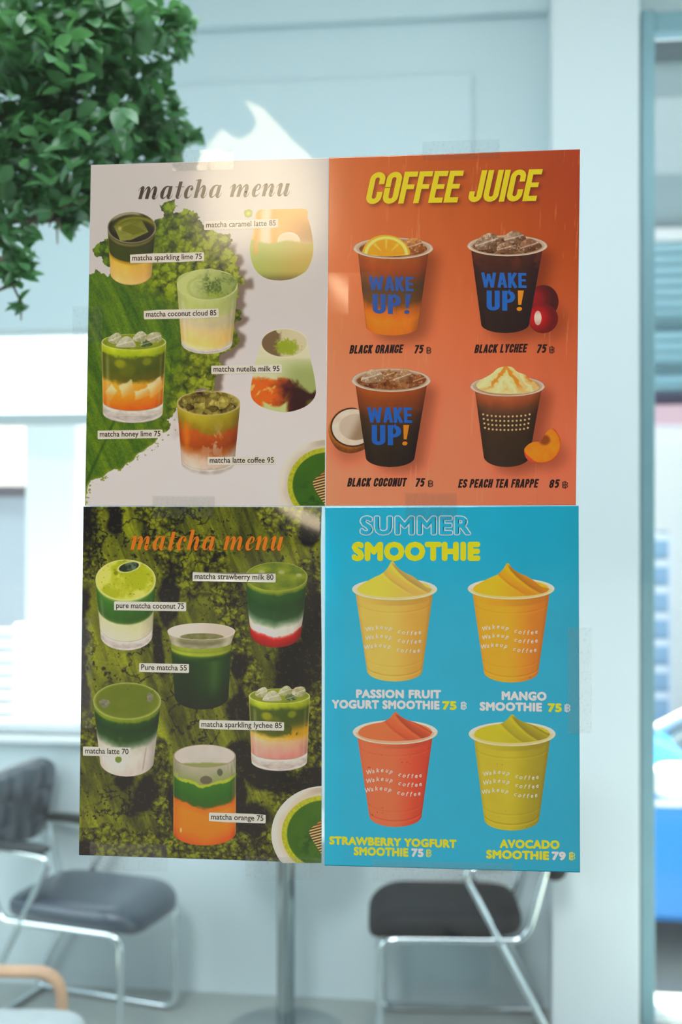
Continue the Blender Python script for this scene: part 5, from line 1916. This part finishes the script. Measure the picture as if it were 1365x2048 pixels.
def pictures3():
    # pure matcha with coconut milk
    cup = Cup(251.5, 1160, 60.5, 41, 253, 1270, 52, 31)

    def foam(X, Y, q):
        n = fbm(X, Y, 34, 4, 3)
        c = mix((168, 174, 24), (206, 206, 92), sm(0.40, 0.68, n + 0.15 * sm(0.5, 1, q)))
        c = mix(c, (212, 212, 130), sm(0.93, 0.99, q))
        c = mix(c, (116, 128, 20), 0.8 * sm(0.72, 0.78, fbm(X, Y, 4, 3, 4)))
        d = np.hypot((X - 258) / 20, (Y - 1134 + 0.2 * (X - 258)) / 9)
        c = mix(c, (206, 206, 130), 1 - sm(1.1, 1.25, d))
        c = mix(c, mix((40, 52, 34), (92, 110, 84), sm(0.4, 0.7, fbm(X, Y, 9, 2, 3))), 1 - sm(0.95, 1.05, d))
        return mix(c, (110, 118, 20), 0.8 * sm(5, 3, np.hypot(X - 232, Y - 1146)))
    o, p = vessel(cup, [(0, (190, 196, 90)), (0.05, (70, 112, 40)), (0.14, (50, 98, 34)), (0.40, (46, 84, 30)), (0.46, (60, 96, 34)), (0.50, (196, 192, 140)), (0.7, (208, 198, 156)), (0.8, (206, 196, 160)), (1, (190, 180, 150))],
                  0.004, seed=5, top=foam, rim=(206, 204, 130), rim_w=0.022, base=0.82, streak=0.15, edge_col=(60, 84, 30))
    picture('drink_picture', p3, 2, [(o, p)], label='picture of the matcha with coconut milk and green foam')
    # strawberry milk
    cup = Cup(554.5, 1153, 63, 29, 552, 1266, 51, 29)

    def surf(X, Y, q):
        n = fbm(X + 8 * fbm(X, Y, 14, 2, 1), Y * 1.6, 22, 4, 7)
        c = mix((86, 106, 20), (134, 146, 40), np.clip(n * 1.7 - 0.35, 0, 1))
        for (ix, iy, r_) in ((525, 1143, 9), (565, 1144, 9), (600, 1150, 8)):
            c = mix(c, (164, 170, 110), 0.8 * sm(1.0, 0.5, np.hypot((X - ix) / r_, (Y - iy) / (r_ * .6)) + 0.4 * (n - .5)))
        return c
    o, p = vessel(cup, [(0, (140, 150, 40)), (0.05, (112, 128, 30)), (0.1, (38, 78, 34)), (0.3, (28, 64, 30)), (0.5, (40, 74, 40)), (0.6, (110, 132, 100)), (0.68, (206, 200, 180)), (0.78, (212, 196, 180)), (0.82, (190, 60, 50)), (0.86, (172, 26, 30)), (1, (128, 16, 22))],
                  0.045, 22, 9, top=surf, rim=(150, 158, 70), rim_w=0.025, edge_col=(60, 80, 50))
    picture('drink_picture', p3, 2, [(o, p)], label='picture of the strawberry milk, green over white and red')
    # pure matcha
    neck = Cup(403, 1263, 68, 17, 402.5, 1284, 60.5, 14)
    cup = Cup(402.5, 1290, 60.5, 16, 403.5, 1392, 54, 27)
    o, p = vessel(cup, [(0, (132, 146, 40)), (0.05, (150, 162, 44)), (0.085, (60, 86, 26)), (0.12, (36, 66, 28)), (0.6, (32, 56, 26)), (1, (24, 40, 20))], 0.004, seed=5, rim=(120, 130, 60), edge=0.2, edge_col=(70, 90, 40))

    def body(X, Y):
        c = p(X, Y)
        u, v = cup.uv(X, Y)
        c = mix(c, (26, 36, 20), 0.55 * band(u, -0.55, 0.4) * sm(0.12, 0.2, v))
        return mix(c, (70, 104, 50), 0.5 * band(u, 0.45, 0.2) * sm(0.12, 0.2, v) * (1 - sm(0.5, 0.9, v)))

    def neckp(X, Y):
        u, v = neck.uv(X, Y)
        c = mix((128, 124, 84), (176, 166, 136), fbm(X, Y * 2, 14, 3, 2))
        c = mix(c, (200, 190, 164), 0.6 * band(np.abs(u), 0.8, 0.12))
        c = mix(c, (88, 84, 50), 0.5 * band(v, 0.45, 0.25) * sm(0.9, 0.5, np.abs(u)))
        q = neck.top(X, Y)
        ins = mix((212, 198, 180), (198, 184, 164), sm(380, 440, X))
        lq = np.hypot((X - 404) / 46, (Y - 1274) / 8)
        ins = mix(ins, mix((96, 96, 50), (140, 136, 90), fbm(X, Y, 12, 3, 4)), 1 - sm(0.9, 1.0, lq))
        c = mix(c, ins, 1 - sm(0.96, 0.99, q))
        return mix(c, (214, 206, 184), 0.85 * np.exp(-((q - 0.985) / 0.03) ** 2))
    picture('drink_picture', p3, 2, [(o, body), (neck.outline(), neckp)], label='picture of the plain matcha in a flared glass')
    # matcha latte
    cup = Cup(254.5, 1402, 68, 37, 254, 1522, 54, 31)

    def surf2(X, Y, q):
        n = fbm(X, Y * 1.5, 40, 4, 17)
        c = mix((92, 106, 18), (112, 124, 28), n)
        c = mix(c, (132, 142, 50), sm(0.88, 0.96, q))
        for (ix, iy, rx_, ry_) in ((210, 1407, 12, 9), (300, 1394, 8, 10)):
            d = np.hypot((X - ix) / rx_, (Y - iy) / ry_) + 0.6 * (fbm(X, Y, 6, 2, 3) - .5)
            c = mix(c, mix((96, 96, 66), (150, 146, 122), fbm(X, Y, 4, 2, 5)), sm(1.0, 0.8, d))
        return mix(c, (70, 80, 16), 0.7 * sm(0.74, 0.8, fbm(X, Y, 6, 3, 41)) * sm(1400, 1385, Y))
    o, p = vessel(cup, [(0, (126, 140, 40)), (0.06, (104, 124, 26)), (0.1, (36, 70, 26)), (0.22, (26, 56, 26)), (0.38, (36, 66, 32)), (0.46, (96, 116, 84)), (0.54, (188, 182, 160)), (0.7, (206, 194, 178)), (1, (196, 182, 166))],
                  0.04, 24, 19, top=surf2, rim=(168, 172, 110), rim_w=0.022, edge_col=(110, 120, 80))

    def lat(X, Y):
        c = p(X, Y)
        c = mix(c, (60, 84, 40), 0.7 * band(X, 240, 3) * sm(1470, 1476, Y) * sm(1496, 1488, Y))
        c = mix(c, (96, 124, 40), 0.9 * sm(1.1, 0.8, np.hypot((X - 237) / 7, (Y - 1519) / 7)))
        return mix(c, (128, 116, 100), 0.5 * band(X - 292 + 0.16 * (Y - 1500), 0, 1.3) * sm(1490, 1500, Y) * sm(1545, 1535, Y))
    picture('drink_picture', p3, 2, [(o, lat)], label='picture of the matcha latte, green over white milk')
    honey(p3, 498, 620.5, 1392, 15, 503.5, 614.5, 1523, 19, 'lychee', 'picture of the sparkling lychee drink, green over pink with ice')
    # matcha orange
    cup = Cup(409.5, 1512, 62.5, 23, 409.5, 1664, 62.5, 27)

    def orange(X, Y):
        u, v = cup.uv(X, Y)
        n = fbm(X, Y, 24, 4, 61)
        vv = v + 0.09 * (n - 0.5) - 0.014 * np.cos(u * 4.2)
        c = ramp(vv, [(0, (166, 158, 130)), (0.10, (150, 148, 112)), (0.19, (134, 140, 84)), (0.205, (160, 172, 50)), (0.235, (156, 170, 44)), (0.25, (54, 104, 34)), (0.42, (44, 92, 32)), (0.49, (58, 86, 30)), (0.52, (206, 104, 14)), (0.6, (236, 122, 10)), (0.85, (236, 116, 10)), (1, (206, 84, 10))])
        c = mix(c, (196, 188, 168), 0.55 * sm(0.55, 0.75, fbm(X * 2, Y * .4, 10, 3, 3)) * (1 - sm(0.15, 0.22, v)) * sm(0.5, 0.9, np.abs(u)))
        c = mix(c, (86, 80, 64), 0.85 * sm(1.0, 0.7, np.hypot((X - 413) / 14, (Y - 1560) / 9) + 0.4 * (n - .5)))
        c = mix(c, (56, 66, 44), 0.7 * sm(1.0, 0.7, np.hypot((X - 440) / 7, (Y - 1545) / 9) + 0.5 * (n - .5)))
        c = c * (1.04 - 0.16 * sm(0.7, 1, np.abs(u)))[..., None]
        c = mix(c, (120, 96, 60), 0.5 * sm(0.84, 0.92, u) * sm(0.2, 0.3, v) * sm(0.55, 0.45, v))
        c = mix(c, (250, 200, 120), 0.8 * sm(1.0, 0.6, np.hypot((X - 362) / 2.4, (Y - 1660) / 6)))
        c = mix(c, (180, 170, 140), 0.4 * sm(0.95, 1.0, np.abs(u)))
        q = cup.top(X, Y)
        ins = mix((206, 196, 182), (190, 180, 162), fbm(X, Y, 30, 3, 2))
        ins = mix(ins, (126, 136, 60), sm(1524, 1528, Y + 4 * (n - .5)) * 0.8)
        c = mix(c, ins, 1 - sm(0.96, 0.985, q))
        return mix(c, (150, 128, 100), 0.8 * np.exp(-((q - 0.985) / 0.025) ** 2))
    picture('drink_picture', p3, 2, [(cup.outline(), orange)], label='picture of the matcha orange drink, green over orange')


pictures3()
bowl(p3, (643.5, 1726), 648, 1668, (105, 96), 'picture of a white bowl of matcha with a bamboo whisk')
for a in (('matcha strawberry milk 80', 385.5, 1144.3, 553, 1146), ('pure matcha coconut 75', 228.3, 1202.6, 372.7, 1204.2), ('Pure matcha 55', 278.4, 1326, 378.4, 1327.7),
          ('matcha sparkling lychee 85', 399, 1439.8, 568.7, 1443), ('matcha latte 70', 166, 1493, 261.7, 1495.2), ('matcha orange 75', 418.2, 1625, 531.8, 1628.3)):
    price_label(p3, *a)

# ================================================================== poster: summer smoothie on blue
P4Q = ((650.5, 1014.5), (1158, 1011.5), (1161, 1745), (649.5, 1731))


def paint_blue_menu(X, Y, s, t):
    c = mix((40, 167, 196), (30, 156, 184), s)
    c = mix(c, (0, 172, 206), 0.75 * sm(0.10, 0.0, s) * sm(0.05, 0.25, t))
    c = mix(c, (20, 152, 176), sm(0.9, 1.0, s) * 0.6 * (1 - 0.5 * t))
    return c * (1 + 0.04 * (fbm(X, Y, 70, 3, 3) - 0.5))[..., None]


p4 = poster(P4Q, 2.0, paint_blue_menu, 'blue summer smoothie poster with four smoothies, taped at the lower right')
YEL, WHT = (242, 202, 4), (222, 214, 200)
shp = text_shape('SUMMER', 0.0, spacing=1.14)
rim_l = heavy(shp, 0.066, 1.15, 12)
o = flat_mesh('title_lettering', fit(rim_l, 719.5, 943.5, 1067.5, CAP + 0.066, 36.5, 0.0), (206, 220, 214), p4, 3)
o['label'] = 'white outlined title reading SUMMER'
flat_mesh('letter_filling', fit(heavy(shp, 0.031, 1.15, 12), 719.5, 943.5, 1067.5, CAP + 0.066, 36.5, 0.0, rim_l), (39, 165, 194), o, 14)
words('title_lettering', 'SMOOTHIE', 704, 961.5, 1118.8, 35, YEL, p4, 3, heft=0.072, spacing=1.12, slope=-0.001, label='yellow title reading SMOOTHIE')
SM = [('passion fruit', Cup(789, 1182, 78, 22, 790, 1341, 55.5, 22), (789.8, 1178.5, 85.2, 22), 1122, 785, (216, 178, 78), (196, 146, 56), (236, 196, 66), (180, 146, 90)),
      ('mango', Cup(1023, 1184, 77.5, 21, 1023, 1343, 54.5, 22), (1023, 1177.5, 87, 21.5), 1126, 1016, (226, 158, 8), (196, 112, 4), (234, 176, 20), (180, 100, 4)),
      ('strawberry', Cup(790.5, 1468, 76, 22, 791.5, 1631, 52.5, 23), (791, 1464.5, 85, 24.5), 1423.5, 791.5, (222, 104, 64), (196, 62, 40), (230, 108, 60), (176, 60, 36)),
      ('avocado', Cup(1025, 1472, 77, 22, 1024, 1638, 55, 23), (1025, 1468, 87, 24.5), 1428.5, 1025, (190, 172, 40), (150, 134, 10), (190, 178, 30), (140, 124, 16))]


def smoothie(name, cp, rim_e, ypk, xpk, ca, cb, top_c, top_d):
    rx_, ry_, rr, rv = rim_e

    def body(X, Y):
        u, v = cp.uv(X, Y)
        c = mix(ca, cb, sm(-0.2, 0.95, u))
        c = c * (1 + 0.05 * (fbm(X, Y, 30, 3, 3) - 0.5))[..., None]
        for vv, am in ((0.13, 0.16), (0.81, 0.14), (0.925, 0.34)):
            c = mix(c, np.asarray(cb) * 0.72, am * band(v, vv, 0.008))
            c = mix(c, np.minimum(255, np.asarray(ca) * 1.12), am * band(v, vv + 0.018, 0.009))
        c = c * (1 - 0.10 * sm(0.0, -0.02, v - 0.06) * band(u, 0.1, 0.7))[..., None]
        sp = sm(0.86, 0.90, fbm(X, Y, 5, 2, 23)) * sm(0.6, 0.7, fbm(X, Y, 24, 2, 25))
        c = mix(c, np.asarray(cb) * 0.6, 0.6 * sp)
        return c * (1 - 0.10 * sm(0.85, 1, np.abs(u)))[..., None]

    def rim(X, Y):
        q = np.hypot((X - rx_) / rr, (Y - ry_) / rv)
        c = mix(top_c, (214, 190, 150), sm(0.84, 0.88, q) * 0.9)
        c = mix(c, (220, 206, 186), sm(0.86, 0.9, q))
        return mix(c, (232, 216, 190), 0.6 * band(q, 0.95, 0.025))

    def lip(X, Y):
        q = np.hypot((X - rx_) / rr, (Y - ry_) / rv)
        c = mix(np.asarray(top_c) * 0.4 + np.array((214, 196, 164)) * 0.6, (226, 208, 184), band(q, 0.955, 0.035))
        return c

    def swirl(X, Y):
        x, y = X - xpk, Y - ypk
        n = fbm(X, Y, 26, 2, 5)
        g = x - 0.045 * y * y * 0.5 + 6 * (n - .5)
        c = mix(top_c, top_d, sm(-30, 75, x + 0.15 * y) * 0.55)
        # folds of the piped peak sweeping from the tip down to the right
        yy = np.clip(y - 3, 0, None)
        for (xo, k, am, wd) in ((-30, 0.34, 0.45, 13), (0, 0.46, 0.75, 17), (15, 1.0, 0.35, 9)):
            xc = xo + 1 + yy * k + yy * yy * 0.012
            sd = x - xc + 2.5 * (n - .5)
            am_ = am * sm(1, 10, y) * sm(80, 46, y)
            c = mix(c, np.asarray(top_d, float) * 0.84, am_ * np.where(sd > 0, np.exp(-sd / wd), np.exp(-(sd / 2.2) ** 2)))
            c = mix(c, np.minimum(255, np.asarray(top_c, float) * 1.08), 0.55 * am_ * np.exp(-((sd + 6) / 5) ** 2))
        return c
    base = ry_
    h = base - ypk
    L = lambda k, d: (xpk + k, base - h * d)
    half_w = rr * 0.875
    pk = smooth_poly([L(0, 1.0), L(9, 0.80), L(22, 0.62), L(40, 0.47), L(56, 0.26), L(68, 0.08), (rx_ + half_w, base), (rx_ + half_w * 0.86, base + rv * 0.42), (rx_ + half_w * 0.5, base + rv * 0.64), (rx_, base + rv * 0.74), (rx_ - half_w * 0.5, base + rv * 0.64),
                      (rx_ - half_w * 0.86, base + rv * 0.42), (rx_ - half_w, base), L(-58, 0.20), L(-36, 0.42), L(-20, 0.56), L(-9, 0.76)], 5)
    half = [(rx_ + rr * math.cos(t), ry_ + rv * math.sin(t)) for t in np.linspace(0, PI / 2, 24)] + [(rx_ + rr * 0.89 * math.cos(t), ry_ + rv * 0.72 * math.sin(t)) for t in np.linspace(PI / 2, 0, 24)]
    half2 = [(2 * rx_ - x, y) for x, y in half]
    pic = picture('drink_picture', p4, 2, [(cp.outline(), body), (ellipse(rx_, ry_, rr, rv), rim), (pk, swirl), (half, lip), (half2, lip)], label='picture of the %s smoothie in a clear cup' % name)
    # three wavy lines printed on the cup
    polys = []
    xs0, xs1 = rx_ - 52, rx_ + 51
    yb0 = ry_ + 83
    letters = 'Wakeup coffee'
    glyphs = {ch: text_shape(ch, 0.018) for ch in set(letters) if ch != ' '}
    for row in range(3):
        for k, ch in enumerate(letters):
            if ch == ' ':
                continue
            t = k / (len(letters) - 1)
            x = xs0 + (xs1 - xs0) * t - (2.5 if row == 2 else 0)
            y = yb0 + row * 17.6 - 5.0 * math.sin(2 * PI * (t * 0.98 - 0.02)) * (1 if t < 0.5 else 0.9) + 5.5 * t + (1.0 if row == 2 else 0)
            ang = math.atan2(-5.0 * 2 * PI / 104 * math.cos(2 * PI * (t * 0.98 - 0.02)) + 0.05, 1)
            v, f = glyphs[ch]
            sc = 8.3 / CAP
            q = np.empty_like(v)
            vx = (v[:, 0] - v[:, 0].mean() + 0.2 * v[:, 1]) * sc * 0.92
            vy = -v[:, 1] * sc
            q[:, 0] = x + vx * math.cos(ang) - vy * math.sin(ang)
            q[:, 1] = y + vx * math.sin(ang) + vy * math.cos(ang)
            polys.append((q, f))
    flat_mesh('cup_lettering', polys, (236, 222, 190), pic, 9)['label'] = 'three wavy lines of pale lettering on the cup'


for a in SM:
    smoothie(*a)
for nm, body, x0, x1, yb, cap, col, sl in (
        ('caption_lettering', 'PASSION FRUIT', 712.5, 883, 1394.8, 16, WHT, 0.006), ('caption_lettering', 'YOGURT SMOOTHIE', 664, 880, 1415.7, 16.3, WHT, 0.010), ('price_lettering', '75', 885, 914, 1418.3, 16.3, YEL, 0.01), ('currency_sign', '\u0e3f', 922.5, 934, 1418.5, 14, WHT, 0.0),
        ('caption_lettering', 'MANGO', 1004, 1094, 1398.8, 16.5, WHT, 0.016), ('caption_lettering', 'SMOOTHIE', 960, 1085, 1420, 16.3, WHT, 0.016), ('price_lettering', '75', 1096, 1124.5, 1422.6, 16, YEL, 0.016), ('currency_sign', '\u0e3f', 1130, 1141.5, 1423, 14, WHT, 0.0),
        ('caption_lettering', 'STRAWBERRY YOGFURT', 659, 914, 1687.8, 15.6, YEL, 0.028), ('caption_lettering', 'SMOOTHIE', 708, 817.5, 1709.3, 16, YEL, 0.026), ('price_lettering', '75', 823, 848, 1712.2, 15.5, WHT, 0.026), ('currency_sign', '\u0e3f', 853, 863.5, 1713, 13.5, YEL, 0.0),
        ('caption_lettering', 'AVOCADO', 1000, 1120, 1694.8, 16.2, YEL, 0.018), ('caption_lettering', 'SMOOTHIE', 973, 1099, 1715.8, 16.3, YEL, 0.024), ('price_lettering', '79', 1104, 1132.5, 1718.8, 16, WHT, 0.024), ('currency_sign', '\u0e3f', 1139, 1151, 1719.3, 14, YEL, 0.0)):
    if nm == 'currency_sign':
        flat_mesh(nm, baht(x0, x1, yb, cap), col, p4, 3)
    else:
        words(nm, body, x0, x1, yb, cap, col, p4, 3, heft=0.062, spacing=1.1, slope=sl, label=(col == YEL and 'yellow' or 'white') + ' lettering reading ' + body)

# ================================================================== clear tape holding the sheets
M_TAPE = glass_mat('clear_tape', (0.985, 0.99, 0.988), 0.9, 0.05, haze=0.016, haze_col=(0.8, 0.85, 0.85), scratch=True)


def tape(x0, y0, x1, y1, slope, label, seed, vert=False):
    nx, ny = max(6, int((x1 - x0) / 4)), max(6, int((y1 - y0) / 4))
    s, t = np.meshgrid(np.linspace(0, 1, nx), np.linspace(0, 1, ny))
    X = x0 + (x1 - x0) * s
    Y = y0 + (y1 - y0) * t + (X - x0) * slope
    if vert:
        X = X + 0.9 * (_hash(np.zeros(X.shape), np.round(Y / 3), seed) - 0.5) * 0
    # saw-cut ends
    else:
        saw = ((np.arange(ny) % 2) - 0.5) * 1.6
        X[:, 0] += saw
        X[:, -1] += saw
    p = on_sheet(X, Y, 40)
    wr = (fbm(X * (1 if vert else 0.35), Y * (0.35 if vert else 1), 9, 3, seed) - 0.5) * 0.00035 + (fbm(X, Y, 40, 3, seed + 5) - 0.5) * 0.0006
    p[..., 1] -= 0.0007 + wr
    q = p.copy()
    q[..., 1] += 0.00008
    P = np.concatenate([p.reshape(-1, 3), q.reshape(-1, 3)])
    org = P.mean(axis=0)
    n = nx * ny
    F = np.concatenate([grid_faces(ny, nx), grid_faces(ny, nx, n)[:, ::-1]]).tolist()
    i = np.arange(n).reshape(ny, nx)
    loop = np.concatenate([i[0, :], i[1:, -1], i[-1, -2::-1], i[-2:0:-1, 0]])
    for a, b in zip(loop, np.roll(loop, -1)):
        F.append([int(a), int(b), int(b + n), int(a + n)])
    me = bpy.data.meshes.new('clear_tape')
    me.from_pydata([tuple(v) for v in P - org], [], F)
    me.polygons.foreach_set('use_smooth', [True] * len(me.polygons))
    me.set_sharp_from_angle(angle=math.radians(50))
    o = link_mesh('clear_tape', me, M_TAPE)
    o.location = org
    return tag(o, label, 'tape', 'clear tape strips on the posters')


tape(346, 302, 468, 343, -0.028, 'clear tape over the top edge of the white matcha poster', 1)
tape(846, 284, 1000, 320, -0.030, 'clear tape over the top edge of the orange poster', 2)
tape(146, 613, 206, 686, 0.0, 'clear tape on the left edge of the white matcha poster', 3)
tape(306, 992, 430, 1036, 0.0, 'clear tape joining the white and dark green matcha posters', 4)
tape(811, 986, 914, 1040, 0.0, 'clear tape joining the orange and blue posters', 5)
tape(180, 1684, 336, 1738, 0.03, 'clear tape under the bottom left corner of the dark green poster', 6)
tape(492, 1711, 648, 1757, 0.03, 'clear tape at the bottom right corner of the dark green poster, by the table column', 7)
tape(746, 1719, 1026, 1764, 0.026, 'wide clear tape under the bottom edge of the blue poster', 8)
tape(1137, 1255, 1184, 1466, 0.0, 'clear tape on the right edge of the blue poster', 9, True)
tape(149, 1236, 186, 1456, 0.0, 'clear tape on the left edge of the dark green poster', 10, True)

# ================================================================== added stand-in awning over the street, mirrored in the pane above the posters
out = [(398, 330), (416, 287), (443, 257), (460, 268), (478, 277), (497, 269), (512, 251), (508, 228), (490, 201), (522, 211), (546, 238), (586, 280), (628, 318), (648, 400), (640, 500), (430, 500), (405, 420)]  # outline shaped to give the bright reflection in the pane
m = MB()
A = []
for (x, y) in out:
    p = at(x, y, 2.0 + (500 - y) * 0.0013)
    A.append(m.bm.verts.new((p[0], -p[1], p[2])))
fc = m.bm.faces.new(A)
r = bmesh.ops.extrude_face_region(m.bm, geom=[fc])
bmesh.ops.translate(m.bm, verts=[v for v in r['geom'] if isinstance(v, bmesh.types.BMVert)], vec=(0, -0.008, -0.008))
bmesh.ops.triangulate(m.bm, faces=[f for f in m.bm.faces if len(f.verts) > 4])
aw_p = at(540, 500, 2.0)
aw = tag(empty('street_reflector', (aw_p[0], -aw_p[1] - 0.3, -0.02)), 'added unseen white awning over the street, mirrored above the white matcha poster', 'reflector')
child(m.build('cloth', pmat('reflector_cloth', (0.90, 0.79, 0.60), 0.8, noise=(5, 0.04))), aw)
child(MB().tube([(aw_p[0], -2.36, -0.02), (aw_p[0], -2.36, 2.75), (aw_p[0], -2.15, 2.62)], 0.02, 12, 0.05).build('mast', pmat('mast_steel', (0.25, 0.25, 0.25), 0.5, metal=0.8, noise=(6, 0.1)), smooth=True), aw)
